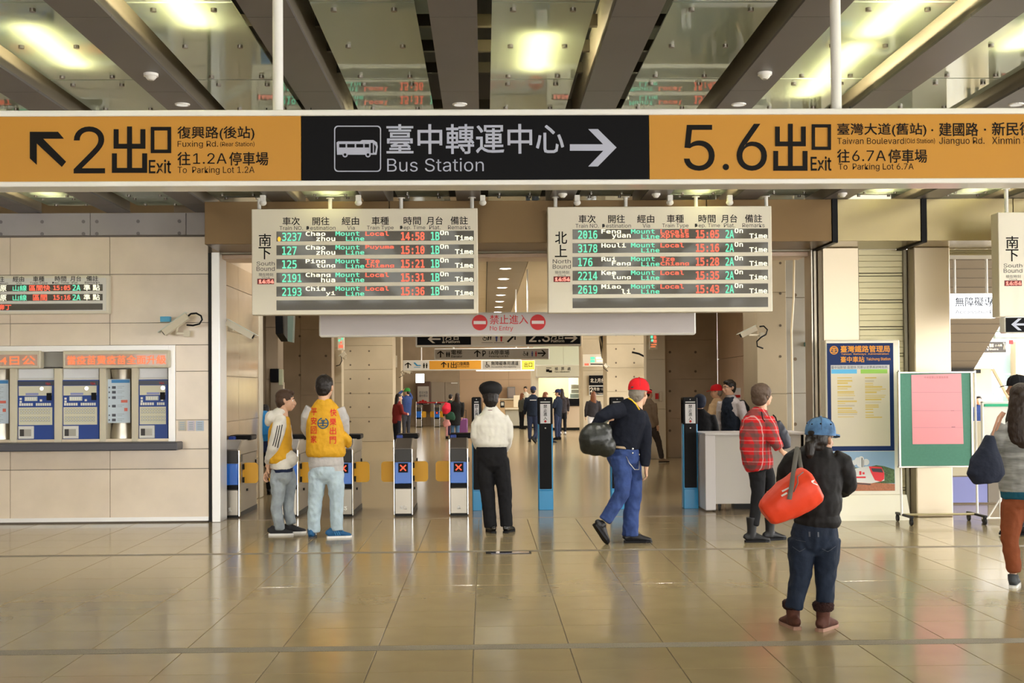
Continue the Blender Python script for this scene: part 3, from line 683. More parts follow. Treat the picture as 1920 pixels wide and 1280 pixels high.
# ================================================================ ticket machines in their bay
YV = YW+.06
M_BLUE = mat('royal blue panel', (.015,.06,.30), .35); M_IVO = mat('ivory key panel', (.72,.70,.55), .4)
def TV(x0,y0,x1,y1): c=(x0+x1)/2; d=-(c-150)*.006; return (x0,y0+d,x1,y1+d)
def ticket_machine(x0, label, w_=70):
    t = thing('ticket_machine', label, 'ticket machine', (at(x0+35,828,YV).x, YV+.2, at(x0+35,828,YV).z), 'ticket machines in the wall bay')
    q = lambda a,b,c,d: TV(x0+a,b,x0+c,d)
    slab('machine_body', q(0,690,w_,826), YV, .33, M_WHITE, t, .006)
    slab('header_panel', q(3,691,w_-1,708.5), YV-.012, .012, mat('blank white header', (.80,.82,.85), .3), t, .004)
    slab('front_panel', q(0,712,w_,825), YV-.02, .02, M_BLUE, t, .006)
    f_ = YV-.02
    slab('top_strip', q(1,714,w_-1,722), f_-.003, .003, mat('slate strip', (.05,.06,.09), .3), t)
    text([('TRA',q(w_-17,717,w_-7,721))], None, f_-.0045, M_RED, t, .02)
    slab('key_panel', q(3,723,w_-5,741), f_-.004, .004, M_IVO, t)
    slab('key_panel', q(3,763,w_-4,796), f_-.004, .004, M_IVO, t)
    slab('card_label', q(16,736,40,740), f_-.006, .003, mat('lilac label',(.30,.33,.62),.4), t)
    P = at(*q(47,728,47,728)[:2], f_); obj('coin_slot', MB().cyl((P.x,f_-.016,P.z), .025, .014, 14, 'Y'), M_CHROME, t)
    slab('bill_slot', q(w_-15,736,w_-6,750), f_-.02, .02, M_BLACK, t, .003)
    slab('display', q(14,743,38,751), f_-.006, .004, mat('pale display', (.62,.66,.62), .3), t)
    bl = MB()
    for (a,b,n) in ((4,30,6),(35,w_-6,7 if w_ > 60 else 4)):
        for i in range(n):
            r = wall_rect(*q(a+(b-a)*i/n+.5, 755, a+(b-a)*(i+1)/n-.5, 760), f_); bl.box(r[0],r[1],f_-.006,f_,r[2],r[3])
    for i in range(5):
        r = wall_rect(*q(16+i*4.2, 744.5, 19+i*4.2, 749.5), f_); bl.box(r[0],r[1],f_-.011,f_,r[2],r[3])
    for (a,b) in ((5,745),(5,750.5),(43,748)):
        r = wall_rect(*q(a, b, a+4, b+4), f_); bl.box(r[0],r[1],f_-.006,f_,r[2],r[3])
    o_ = obj('buttons', bl, mat('white key', (.85,.85,.8), .4), t); o_['kind'] = 'stuff'
    bl = MB(); b2 = MB()
    for y in (766,771.5,780.5,786):
        for i in range(11 if w_ > 60 else 9):
            r = wall_rect(*q(6+i*5.2, y, 9.6+i*5.2, y+3.6), f_); b2.box(r[0],r[1],f_-.0055,f_,r[2],r[3])
            r = wall_rect(*q(6.8+i*5.2, y+.8, 9+i*5.2, y+2.8), f_); bl.box(r[0],r[1],f_-.008,f_,r[2],r[3])
    o_ = obj('fare_keys', b2, mat('grey key rim', (.30,.31,.28), .4), t); o_['kind'] = 'stuff'
    o_ = obj('fare_key_caps', bl, mat('white key', (.85,.85,.8), .4), t); o_['kind'] = 'stuff'
    slab('return_tray', q(2,798,31,822), f_-.02, .02, M_WHITE, t, .004)
    slab('tray_opening', q(5,804,26,817), f_-.022, .003, mat('dark tray', (.05,.045,.04), .4), t)
    slab('tray_flap', q(13,804,26,817), f_-.026, .004, mat('clear flap', (.45,.43,.38), .2), t)
    return t
ticket_machine(32, 'blue ticket machine left of the bay mullion, partly under the left display')
ticket_machine(116, 'blue ticket machine under the left half of the wide red-lettered display')
ticket_machine(259, 'blue ticket machine at the right end of the wall bay', 56)
bay_ = group_empty('window_1')
slab('mullion', TV(18,690,31,834), YV-.06, .4, M_CREAM, bay_, .004)
for a, b in ((101.5,115.5),(186.5,198.5),(246.5,258.5)): slab('mullion', TV(a,690,b,834), YV-.06, .4, M_CREAM, bay_, .004)
slab('header_box', (-700,661,317,690), YV+.03, .3, mat('grey header', (.42,.41,.37), .4), bay_)  # plain grey box over the machines
slab('plinth', (-700,826,317,838), YV-.05, .4, M_STEEL, bay_)
slab('shelf_counter', (-700,833,331.5,848.5), YW-.30, .34, mat('dark grey stone counter', (.085,.085,.10), .35), bay_, .012)
for xc, x0, x1, lab in ((223,201,244,'blue and white ticket instruction notice in the gap left of the last machine'),(-5,-26,16,'blue and white instruction notice at the left edge of the wall bay')):
    p = at(xc, 760, YV); za_, zb_ = at(xc,828,YV).z, at(xc,692,YV).z
    pole = obj('silver_drum', MB().tube([(p.x,YV+.19,za_),(p.x,YV+.19,za_+.10),(p.x,YV+.19,za_+.24),(p.x,YV+.19,zb_-.16),(p.x,YV+.19,zb_)], [.155,.15,.125,.125,.155], 24), M_STEELH, bay_, auto=60)
    n = thing('notice', lab, 'notice', (p.x, YV, at(xc,794,YV).z))
    slab('notice_sheet', TV(x0,711,x1,793), YV+.02, .012, mat('pale blue paper', (.62,.72,.82), .4), n)
    slab('notice_heading', TV(x0+8,712,x1-1,718), YV+.018, .002, mat('sky blue print', (.07,.28,.62), .4), n)
    m1 = MB(); m2 = MB(); m3 = MB()
    for i, yy in enumerate((724,733,743,759,776,785)):
        r = wall_rect(*TV(x0+9,yy,x0+16,yy+5), YV+.018); m1.box(r[0],r[1],YV+.0175,YV+.02,r[2],r[3])
        r = wall_rect(*TV(x0+3,yy+1,x0+5,yy+4), YV+.018); m1.box(r[0],r[1],YV+.0175,YV+.02,r[2],r[3])
        for k in range(2):
            r = wall_rect(*TV(x0+19,yy+k*3,x0+32-4*k,yy+1+k*3), YV+.018); m2.box(r[0],r[1],YV+.0175,YV+.02,r[2],r[3])
    obj('notice_figures', m1, mat('dark print', (.08,.09,.12)), n); obj('notice_lines', m2, mat('grey print', (.42,.5,.58)), n)
    r = wall_rect(*TV(x1-17,750,x1-5,755), YV+.018); m3.box(r[0],r[1],YV+.0175,YV+.02,r[2],r[3])
    r = wall_rect(*TV(x1-11,765,x1-5,771), YV+.018); m3.box(r[0],r[1],YV+.0175,YV+.02,r[2],r[3])
    obj('notice_red_print', m3, mat('soft red print', (.75,.18,.14)), n)
def led_display(x0, x1, s, rect, label):
    Yd = YW-.12
    r = wall_rect(*TV(x0,657,x1,690), Yd); t = thing('led_display', label, 'display', ((r[0]+r[1])/2, Yd, r[2]))
    obj('display_case', MB().box(r[0], r[1], Yd, Yd+.15, r[2], r[3], .01), M_CREAM, t)
    r = wall_rect(*TV(x0+5,664,x1-5,685), Yd); obj('display_window', MB().box(r[0], r[1], Yd-.003, Yd, r[2], r[3]), mat('warm led matrix', (.50,.33,.25), .25, coat=.6), t)
    text([(s, TV(*rect))], None, Yd-.005, O2_, t, .02, name='led_text')
O2_ = emat('orange red led', (1,.20,.06), .5)
led_display(117.5, 317, '當疫苗費疫苗全面升級', (126,666.5,311,683), 'wide ivory display with scrolling orange characters over the ticket machines')
led_display(-160, 75, '二月廿24日公', (-92,666.5,66,683), 'ivory display with orange characters cut off by the left edge')
for i, (a, b) in enumerate(((334,349),(351.5,365),(367,382))):
    o_ = slab('notice_plate', (a,788.5,b,807.5), YW-.008, .008, mat('notice plate %d' % i, [(.62,.58,.5),(.66,.62,.72),(.55,.64,.8)][i], .35), None, .001)
    setp(o_, ['small beige plate on the marble right of the bay, nearest the bay','small lilac plate in the middle of three on the marble','small pale blue plate nearest the steel jamb post'][i], 'plate')
    m2 = MB()
    for k in range(4): r = wall_rect(a+3,791+k*4,b-3,793+k*4, YW-.008); m2.box(r[0],r[1],YW-.0095,YW-.008,r[2],r[3])
    obj('plate_print', m2, mat('grey print', (.42,.5,.58)), o_)
# ================================================================ no entry sign
YN = 15.45
xa, xb, zl, zh = wall_rect(598,585,1305,629.5,YN)
ne = thing('no_entry_sign', 'long lilac grey No Entry sign hanging across the gate opening', 'sign', ((xa+xb)/2, YN, zl))
obj('sign_case', MB().box(xa, xb, YN, YN+.16, zl, zh, .02), M_FRAME, ne)
r = wall_rect(601.5,588,1302,626,YN); obj('sign_panel', MB().box(r[0], r[1], YN-.002, YN+.002, r[2], r[3]), M_GREYS, ne)
plates('no_entry_disc', [disc(899.5,604.5,14.6), disc(1008.5,604,14.6)], YN-.003, M_RED, ne)
plates('no_entry_bar', [R(888,601.5,911,607.5), R(997,601,1020,607)], YN-.005, mat('pale bar', (.72,.66,.64)), ne)
text([('禁止進入',(918.5,590,990,607.5))], None, YN-.004, M_RED, ne, .006); text([('No Entry',(918.5,611,962,621.5))], None, YN-.004, M_RED, ne, .004)
for px in (660, 1290): 
    p = at(px, 580, YN+.08); obj('hanging_rod', MB().tube([(p.x,YN+.08,zh),(p.x,YN+.08,at(960,467,YW).z+.05)], .018, 10), M_WHITE, ne)
# ================================================================ signs further inside
def ssign(label, rect, Y, face, parts, th=.15, posts=(), frame=M_FRAME, bord=2.0, zt=4.5):
    xa, xb, zl, zh = wall_rect(*rect, Y)
    t = thing('hanging_sign', label, 'sign', ((xa+xb)/2, Y, zl))
    obj('sign_case', MB().box(xa, xb, Y, Y+th, zl, zh, .015), frame, t)
    slab('sign_panel', (rect[0]+bord, rect[1]+bord, rect[2]-bord, rect[3]-bord), Y-.003, .004, face, t)
    for m_, kind, d in parts:
        if kind == 't': text(d, None, Y-.009, m_, t, .012)
        elif kind == 'p': plates('symbol', d, Y-.008, m_, t)
        elif kind == 's': slab('sign_panel', d, Y-.005, .004, m_, t)
    for px in posts:
        p = at(px, rect[1], Y+th/2); obj('hanging_rod', MB().tube([(p.x,Y+th/2,zh),(p.x,Y+th/2,zt)], .02, 8), M_WHITE, t)
    return t
def wheelchair(x, y, s):
    return [disc(x+s*.3,y+s*.12,s*.1,10), R(x+s*.25,y+s*.22,x+s*.38,y+s*.6), R(x+s*.25,y+s*.5,x+s*.7,y+s*.6), [(x+s*.62,y+s*.55),(x+s*.72,y+s*.55),(x+s*.88,y+s*.9),(x+s*.78,y+s*.92)]]+[[(x+s*(.38+.32*math.cos(a)),y+s*(.66+.3*math.sin(a))) for a in (q,q+.5)]+[(x+s*(.38+.24*math.cos(a)),y+s*(.66+.22*math.sin(a))) for a in (q+.5,q)] for q in [i*.5+.2 for i in range(7)]]
def man(x, y, s): return [disc(x,y+s*.12,s*.11,10), [(x-s*.18,y+s*.26),(x+s*.18,y+s*.26),(x+s*.12,y+s*.6),(x+s*.1,y+s),(x-s*.1,y+s),(x-s*.12,y+s*.6)]]
M_PALE = mat('pale beige sign face', (.68,.60,.48), .35); M_GREY2 = mat('grey sign face', (.50,.47,.41), .35)
ssign('hanging sign with black ends reading 1 Platform and 2.3 Platform', (779,612,1090,649.5), 22.5, M_PALE, [(M_SBLK,'s',(782,614,883,646.5)),(M_SBLK,'s',(986,614,1088,645)),
   (M_PALE,'p',arrow(802,628,826,643,'l',.2)+arrow(1059,626,1083,641,'r',.2)), (M_PALE,'t',[('1',(829,624,834,643)),('月台',(835,624,861,637)),('Platform',(836,637.5,862,643)),('2.3',(992,622,1031,641)),('月台',(1033,622,1057,636)),('Platform',(1033,636.5,1058,641.5))]),
   (M_INK,'p',wheelchair(904,626,13)+man(916,628,9)+man(920,628,9)), (M_INK,'p',[R(903,642,924,642.6),R(926,642,945,642.6)]), (mat('symbol navy',(.05,.06,.2)),'p',man(931,627,13)), (M_RED,'p',man(940,627,13)), (M_INK,'p',[[(950,640),(953,642),(965,630),(962,628)],R(957,627,967,629.5),R(964.5,627,967,637)])], posts=(830,1040))
ssign('grey hanging sign with lift and 1A parking lot directions', (814,652.5,1030,674), 30, M_GREY2, [(M_INK,'p',arrow(820,657,832,670,'u',.2)+arrow(889,656,901,669,'u',.2)+arrow(1008,656,1024,668,'r',.2)+man(838,659,10)+man(842,659,10)), (M_INK,'t',[('電梯',(846,656,866,664.5)),('Elevator',(846,666,867,670)),('P',(904.5,657,911,668)),('1A停車場',(917,656,955,665)),('Parking Lot 1A',(917,666,953,670))]), (M_INK,'p',wheelchair(980,658,9)+man(989,659,8)), (mat('symbol navy',(.05,.06,.2)),'p',man(998,658,10)), (M_RED,'p',man(1005,658,10))], posts=(850,990))
ssign('white and orange hanging sign pointing up to exit 1', (755,674.5,978,694), 36, M_FRAME, [(mat('orange sign face',(.80,.38,.04),.4),'s',(805,676,902,692)), (M_GREY2,'s',(905,676,976,691)), (M_INK,'p',arrow(759,679,771,690,'u',.2)+arrow(827,678,837,689,'u',.2)+man(795,680,10)+man(800,680,10)+wheelchair(909,678,11)), (M_INK,'t',[('1出',(840,678,856,690)),('口復興路',(857,678,880,685)),('Exit Fuxing Rd.',(857,686,880,689)),('無障礙專用通道',(921,677,972,684.5)),('Accessible Passageway',(921,686,968,689))]), (mat('symbol blue',(.05,.3,.55)),'p',[[(775,680),(778,679),(783,684),(789,684),(789,686),(781,686)],R(776,688,788,689)])], bord=1.2, posts=(790,968))
fs_ = ssign('yellow lit sign beside the pale green wall', (978,675,1003,693), 44, emat('yellow lit sign',(1,.75,.08),.5), [(M_INK,'t',[('出口',(983,679,998,688))])], bord=.8)
ln = thing('tube_fitting', 'white glowing tube fitting below the exit 1 sign', 'lamp', (at(947,693,44).x, 44.25, at(947,695,44).z))
obj('lit_tube', MB().box(at(893,693,44).x, at(1002,693,44).x, 44.25, 44.4, at(947,694.7,44).z, at(947,692.5,44).z), emat('glowing tube', (1,.9,.7), 3), ln)
obj('tube_tray', MB().box(at(893,693,44).x, at(1002,693,44).x, 44.25, 44.45, at(947,692.4,44).z, at(947,691,44).z), M_WHITE, ln)
# ticket office end
ff = ssign('cream sign with suitcase symbol and widely spaced characters over the office window', (1006,684,1093,706), 50, mat('cream fascia sign',(.66,.64,.50),.4), [(M_INK,'p',[R(1024,689,1034,690),R(1024,692,1030,697),R(1029,694,1035,698)]), (mat('grey lettering',(.1,.1,.1)),'t',[('補',(1040,688,1046,694)),('票',(1052,688,1058,694)),('處',(1064,688,1070,694)),('Fare Adjustment',(1040,695.5,1068,698.5))])], bord=.8, th=.6)
def wallsign(label, rect, Y, parts, frame=None):
    xa, xb, zl, zh = wall_rect(*rect, Y); t = thing('wall_sign', label, 'sign', ((xa+xb)/2, Y, zl))
    obj('sign_plate', MB().box(xa, xb, Y, Y+.04, zl, zh, .004), frame or M_SBLK, t)
    if frame: slab('sign_panel', (rect[0]+1.2,rect[1]+1.2,rect[2]-1.2,rect[3]-1.2), Y-.003, .003, M_SBLK, t)
    text(parts, None, Y-.006, M_PALE, t, .02); return t
wallsign('black wall sign on the far left pillar, upper one, ending in platform characters', (708,706,732,724), 49.93, [('下月台',(709,711,729,719))])
wallsign('black white-framed wall sign on the far left pillar, lower one', (707.5,725,732,744), 49.93, [('月台',(709,729,719,735)),('─一號',(720.5,730,729,734)),('Platform 1',(709,737,729,740))], M_FRAME)
wallsign('black wall sign reading northbound platform on the right pillar', (1104.5,703.5,1143,722), 45, [('北上月台',(1107,709,1133,717)),('2',(1136,709,1140,718))])
wallsign('black white-framed wall sign with a large 2 on the right pillar', (1104.5,723,1143,741), 45, [('2',(1106.5,726,1112,735)),('月台',(1112.5,726,1124,732)),('─二號',(1125,727,1134,731)),('Platform 2  Northbound',(1108,736,1134,738.5))], M_FRAME)
# wall slab carrying those signs
g = group_empty('wall_sign_pier'); panels('wall_panel', X(1093,45.1), X(1152,45.1), 45.1, 0, ZC, 1, 4, M_CONCL, g)
obj('pier_core', MB().box(X(1093,45.1)+.01, X(1152,45.1), 45.13, 47, 0, ZC), M_CONCL, g)
# ================================================================ ticket gates
M_GYEL = mat('amber gate flap', (.88,.46,.035), .4); M_GBLU = mat('bright blue gate panel', (.02,.16,.68), .3, coat=.4)
M_GSTEEL = mat('gate stainless', (.33,.30,.25), .34, .8); M_GSIDE = mat('gate side panel', (.44,.39,.31), .4, .3)
RX = emat('red cross led', (1,.08,.03), .7)
def gate(xc, Y, label, num, lit=True, flaps='lr', scale=1, first=False):
    """front centre px, depth; local coordinates in metres with the front at y=0"""
    x = at(xc, 900, Y).x; h = .11
    g = thing('ticket_gate', label, 'ticket gate', (x, Y, 0), 'ticket gates in the opening' if Y < 20 else 'ticket gates by the far doors')
    L = lambda nm, mb, m_, auto=None, lab=None: obj(nm, mb, m_, g, local=True, auto=auto, label=lab)
    L('gate_body', MB().box(-h+.005, h-.005, .03, 1.30, .05, .80, .01), M_GSIDE)
    L('kick_plinth', MB().box(-h, h, .02, 1.31, 0, .06), M_DARK)
    L('front_cover', MB().box(-h+.004, h-.004, 0, .05, .03, .355, .006), M_GSTEEL)
    L('edge_trim', MB().box(-h-.012, -h, -.012, .06, .02, .98, .003).box(h, h+.012, -.012, .06, .02, .86, .003), M_CHROME)
    L('black_band', MB().box(-h+.002, h-.002, -.004, .06, .36, .415, .004), M_BLACK)
    L('blue_panel', MB().box(-h+.004, h-.004, -.006, .06, .418, .69, .006), M_GBLU)
    if lit:
        L('cross_display', MB().box(-.062, .062, -.010, 0, .56, .68), M_BLACK)
        c = .62; s = .042; w_ = .011
        a = MB()
        for sg in (1,-1): a.prism([(-s*sg-w_*0, c-s+w_),(-s*sg+w_*sg, c-s),(s*sg, c+s-w_),(s*sg-w_*sg, c+s)], -.013, -.010)
        L('red_cross', a, RX)
    L('reader_housing', MB().box(-h+.002, h-.002, -.006, .3, .695, .86, .008), mat('charcoal housing', (.04,.038,.035), .4))
    pts = [(.0,.86),(.25,.975),(1.30,.975),(1.32,.80),(.0,.80)]
    m_ = MB(); n = len(pts)
    m_.add([(-h, y, z) for y, z in pts]+[(h, y, z) for y, z in pts], [tuple(range(n)), tuple(range(2*n-1,n-1,-1))]+[(i,i+n,(i+1)%n+n,(i+1)%n) for i in range(n)])
    L('top_housing', m_, M_GSIDE)
    L('reader_slope', MB().add([(-h+.01,-.002,.872),(h-.01,-.002,.872),(h-.01,.25,.99),(-h+.01,.25,.99),(-h+.01,-.002,.85),(h-.01,-.002,.85)], [(0,1,2,3),(4,5,1,0)]), mat('smoked reader slope', (.10,.085,.07), .35))
    L('top_reader', MB().box(-h-.02, h+.05, .62, 1.02, .965, 1.03, .012), M_BLACK)
    L('ticket_slot', MB().box(-h-.01, -h+.07, .50, .62, .97, 1.02, .01), mat('blue slot', (.02,.06,.35), .3))
    L('side_latch', MB().box(h-.006, h+.012, .55, .60, .30, .33).box(h-.006, h+.012, 1.18, 1.22, .62, .68), M_DARK)
    for s, ch in ((-1,'l'),(1,'r')):
        if ch in flaps:
            a, b = (h+.012, h+.185)
            P = [(s*px_, pz) for px_, pz in rrect(a-.02, .42, b+.01, .685, .045, 5)]
            L('gate_flap', MB().prism(P, .30, .318), M_GYEL)
            L('flap_hinge', MB().box(s*h, s*(h+.02), .26, .35, .43, .50).box(s*h, s*(h+.02), .26, .35, .60, .67), M_DARK)
    if num:
        m_ = MB(); text_into(m_, num, (-.022*len(num), .022*len(num), .085, .135), -.002, .03); L('lane_number', m_, M_FRAME)
    return g
gate(431, 16.05, 'leftmost ticket gate of the front row, against the steel jamb post', '1', False, flaps='r')
gate(541, 16.05, 'ticket gate behind the man in white hoodie', '12')
gate(644, 16.05, 'ticket gate behind the right leg of the man with lettered vest', '23')
gate(756, 16.05, 'free standing ticket gate in the middle with red cross and amber flaps', '34')
gate(860, 16.05, 'ticket gate next to the leftmost blue and black barrier post', '4', flaps='l')
gate(786, 54.5, 'far small ticket gate near the poster on the back wall', '', False, flaps='r')
gate(820, 54.5, 'far small ticket gate in front of the grey doors', '', True)
gate(852, 54.5, 'far small ticket gate half hidden by the long-haired woman', '', False, flaps='l')
# ================================================================ blue and black barrier posts
M_CYAN = mat('cyan blue panel', (.01,.28,.60), .35, coat=.3); M_PAPER = mat('white paper', (.78,.77,.78), .5)
def barrier(x0, x1, Y, label):
    a, b = at(x0, 850, Y).x, at(x1, 850, Y).x; zt = at((x0+x1)/2, 745, Y).z; c = (a+b)/2
    t = thing('barrier_post', label, 'barrier post', (c, Y, 0), 'blue and black barrier posts'); hw = (b-a)/2
    px = (x1-x0)/(b-a)
    L = lambda nm, mb, m_: obj(nm, mb, m_, t, local=True)
    L('post_body', MB().box(-hw, hw, .02, .16, 0, zt-.02, .01), M_CYAN)
    L('front_panel', MB().box(-hw+.018, hw-.018, 0, .03, .28, zt, .006), M_BLACK)
    L('top_cap', MB().box(-hw, hw, -.002, .16, zt-.36, zt+.005, .012), M_BLACK)
    L('base_block', MB().box(-hw+.004, hw-.004, -.012, .18, .0, .265, .006), M_CYAN)
    L('paper_notice', MB().box(-hw+.032, hw-.032, -.008, -.003, zt-.345, zt-.085), M_PAPER)
    L('vent_strip', MB().box(-hw+.035, hw-.035, -.008, 0, zt-.07, zt-.052), mat('pale strip', (.5,.5,.48)))
    L('indicator', MB().box(-.008, .008, -.006, 0, zt-.415, zt-.40).box(-.006, .006, -.006, 0, zt-.03, zt-.02), M_FRAME)
    m_ = MB()
    for i, ch in enumerate('禁止進入'): text_into(m_, ch, (-.024, .024, zt-.142-.052*i, zt-.096-.052*i), -.010, .01)
    L('lettering', m_, M_INK)
    m_ = MB(); m_.prism([(.016*math.cos(q)*1., zt-.318+.016*math.sin(q)) for q in [i*PI/8 for i in range(16)]], -.0105, -.0085); L('red_mark', m_, M_RED)
    return t
barrier(885, 903, 16.7, 'blue and black barrier post behind the station officer in white shirt')
barrier(1009, 1037, 16.7, 'blue and black barrier post standing clear right of the station officer')
barrier(1145, 1171, 16.7, 'blue and black barrier post behind the man in red cap')
barrier(1281, 1309, 16.7, 'rightmost blue and black barrier post, left of the white counter')
# ================================================================ white counter on castors
YC = 16.3
ct = thing('counter', 'greyish white movable counter between the right barrier post and steel column', 'counter', (at(1410,950,YC).x, YC, 0))
M_CNT = mat('greyish white laminate', (.56,.53,.50), .35)
xa, xb = at(1321,880,YC).x, at(1508,880,YC).x; xm = at(1340,880,YC).x; zt = at(1400,815,YC).z; zb = at(1400,944,YC).z
obj('end_panel', MB().box(xa, xm, YC-.06, YC+.7, .02, zt, .006), mat('pale laminate', (.68,.65,.66), .35), ct)
obj('front_panel', MB().box(xm+.004, xb, YC, YC+.04, zb, zt, .004), M_CNT, ct)
obj('counter_top', MB().box(xa, xb+.02, YC-.06, YC+.72, zt, zt+.03, .006), mat('pale laminate', (.68,.65,.66), .35), ct)
obj('back_panel', MB().box(xb-.04, xb, YC, YC+.7, zb, zt-.002), M_CNT, ct)
obj('kick_board', MB().box(at(1385,940,YC).x, at(1425,940,YC).x, YC+.3, YC+.5, .0, zb), M_DARK, ct)
for px in (1352, 1470):
    x = at(px, 950, YC).x
    obj('castor', MB().tube([(x-.012,YC+.12,.035),(x+.012,YC+.12,.035)], .035, 14).box(x-.018, x+.018, YC+.09, YC+.15, .055, zb), M_DARK, ct)
# ================================================================ timetable stand
YP = 15.15
ps = thing('timetable_stand', 'tall cream stand with navy timetable poster and train photograph', 'poster stand', (at(1618,972,YP).x, YP, 0))
M_STAND = mat('cream white stand', (.84,.80,.66), .35, coat=.2)
def TP(x0,y0,x1,y1): d = -((x0+x1)/2-1615)*.006; k = lambda x, y: x+(y-640)*.0125; ym=(y0+y1)/2; return (k(x0,ym), y0+d, k(x1,ym), y1+d)
xa, xb = at(1549,800,YP).x, at(1689,800,YP).x; z1 = at(1615,637,YP).z; z0 = at(1615,925,YP).z
obj('stand_case', MB().box(xa, xb, YP, YP+.22, z0-.02, z1, .012), M_STAND, ps)
pts = [(YP-.16,0),(YP+.30,0),(YP+.22,z0-.02),(YP,z0-.02),(YP-.04,z0-.10),(YP-.12,.06)]
m_ = MB(); n = len(pts); m_.add([(xa-.03, y, z) for y, z in pts]+[(xb+.06, y, z) for y, z in pts], [tuple(range(n)), tuple(range(2*n-1,n-1,-1))]+[(i,i+n,(i+1)%n+n,(i+1)%n) for i in range(n)])
obj('stand_foot', m_, M_STAND, ps)
M_NAVY = mat('navy poster', (.015,.035,.13), .5, spec=.15); M_ORG = mat('orange print', (.85,.36,.03), .5)
def Q(px, py): return (px + (py-640)*.0125, py-(px-1615)*.006)
def slab2(nm, x0,y0,x1,y1, Y, m_, t=.004): return plates(nm, [[Q(x0,y0),Q(x1,y0),Q(x1,y1),Q(x0,y1)]], Y, m_, ps, t)
slab2('poster', 1550,643,1674.5,845, YP, M_NAVY, .004)
slab2('timetable_sheet', 1557,684,1667,836, YP-.004, mat('ivory sheet', (.74,.68,.54), .5), .002)
slab2('heading_strip', 1557,684,1666,692, YP-.006, mat('grey white heading', (.62,.62,.62), .5), .001)
slab2('heading_strip', 1558,692,1606,700, YP-.006, mat('sky blue heading', (.12,.50,.85), .5), .001)
slab2('heading_strip', 1613,692,1663,700, YP-.006, mat('lime heading', (.32,.60,.10), .5), .001)
text([('臺中站對號 區間快 列車以逆票高試時刻表',(1558.5,685.5,1664,691))], None, YP-.0085, mat('dark print',(.08,.09,.12)), ps, .0)
m_ = MB(); m2 = MB()
rp = random.Random(3)
for col, (xa_, xb_) in enumerate(((1569,1608),(1621,1662))):
    y = 707
    while y < 782:
        h_ = rp.choice((1.2,1.6,2.2,3.0)); wq = xa_+(xb_-xa_)*rp.uniform(.35,.95); P = [Q(xa_,y),Q(wq,y),Q(wq,y+h_),Q(xa_,y+h_)]
        W3 = [at(a,b,YP-.006) for a,b in P]; (m_ if rp.random() < .75 else m2).prism([(p.x,p.z) for p in W3], YP-.007, YP-.006); y += h_+rp.choice((1.2,2,3.5))
obj('timetable_rows', m_, mat('faded yellow print', (.72,.55,.16), .5), ps); obj('timetable_rows', m2, mat('faded grey print', (.6,.54,.42), .5), ps)
text([('臺灣鐵路管理局',tuple(Q(1576,647.5)+Q(1668,660.5))),('臺中車站',tuple(Q(1576,668)+Q(1620,679)))], None, YP-.0055, M_ORG, ps, .02)
text([('Taiwan  Railways  Administration',tuple(Q(1577,661.5)+Q(1666,666))),('Taichung Station',tuple(Q(1624,670)+Q(1669,677)))], None, YP-.0055, M_ORG, ps, .008)
def emblem(cx, cy, r, Y, m1, parent):
    ringplate('railway_emblem', disc(cx,cy,r), disc(cx,cy,r*.80), Y, m1, parent)
    plates('railway_emblem', [R(cx-r*.12,cy-r*.62,cx+r*.12,cy+r*.62), R(cx-r*.85,cy-r*.08,cx+r*.85,cy+r*.10), R(cx-r*.45,cy-r*.5,cx+r*.45,cy-r*.32), R(cx-r*.55,cy+r*.36,cx+r*.55,cy+r*.54), [(cx-r*.7,cy-r*.3),(cx-r*.35,cy-r*.62),(cx-r*.22,cy-r*.5),(cx-r*.6,cy-r*.15)], [(cx+r*.7,cy-r*.3),(cx+r*.35,cy-r*.62),(cx+r*.22,cy-r*.5),(cx+r*.6,cy-r*.15)]], Y, m1, parent)
emblem(*Q(1563.5,656), 8, YP-.005, M_ORG, ps)
# the train photograph is a flat print on the stand
slab2('train_photo', 1552,846,1674.5,920, YP, mat('print sky', (.30,.47,.68), .4), .004)
def PP(nm, lst, m_, k=1): return plates(nm, [[Q(*p) for p in l] for l in lst], YP-.004-.0008*k, m_, ps, .0008)
PP('photo_clouds', [disc(1606,863,6),disc(1612,860,5),disc(1599,867,5),disc(1621,866,6),disc(1611,868,8),disc(1590,870,4)], mat('print cloud', (.74,.76,.78), .4))
PP('photo_trees', [[(1552,881),(1570,876),(1590,874),(1612,878),(1640,872),(1655,874),(1674,880),(1674.5,906),(1552,906)]], mat('print trees', (.07,.13,.05), .4, noise=.5, nscale=60), 2)
PP('photo_ballast', [[(1552,899),(1600,903),(1674.5,907),(1674.5,920),(1552,920)]], mat('print ballast', (.42,.16,.08), .4, noise=.2, nscale=60), 3)
PP('photo_mast', [R(1612.5,858,1614.5,882), R(1616,862,1617,882)], mat('print mast', (.16,.17,.16)), 3)
PP('photo_train', [[(1552,890),(1600,878),(1622,874),(1650,876),(1655,886),(1655,901),(1630,906),(1590,903),(1552,900)]], mat('print train white', (.72,.72,.70), .4), 4)
PP('photo_train_nose', [[(1626,874),(1650,875.5),(1655,887),(1654.5,898),(1648,903),(1637,900),(1630,886)]], mat('print train red', (.75,.04,.05), .4), 5)
PP('photo_train_details', [[(1630,877.5),(1650,878.5),(1653,886),(1633,884)], [(1552,901),(1590,904),(1629,907),(1629,909),(1552,903)]], mat('print dark', (.05,.05,.06), .4), 6)
PP('photo_train_stripes', [R(1608,883,1612,890), R(1614,885,1618,889), R(1598,893,1620,896), R(1562,896,1590,898)], mat('print train red', (.75,.04,.05), .4), 6)
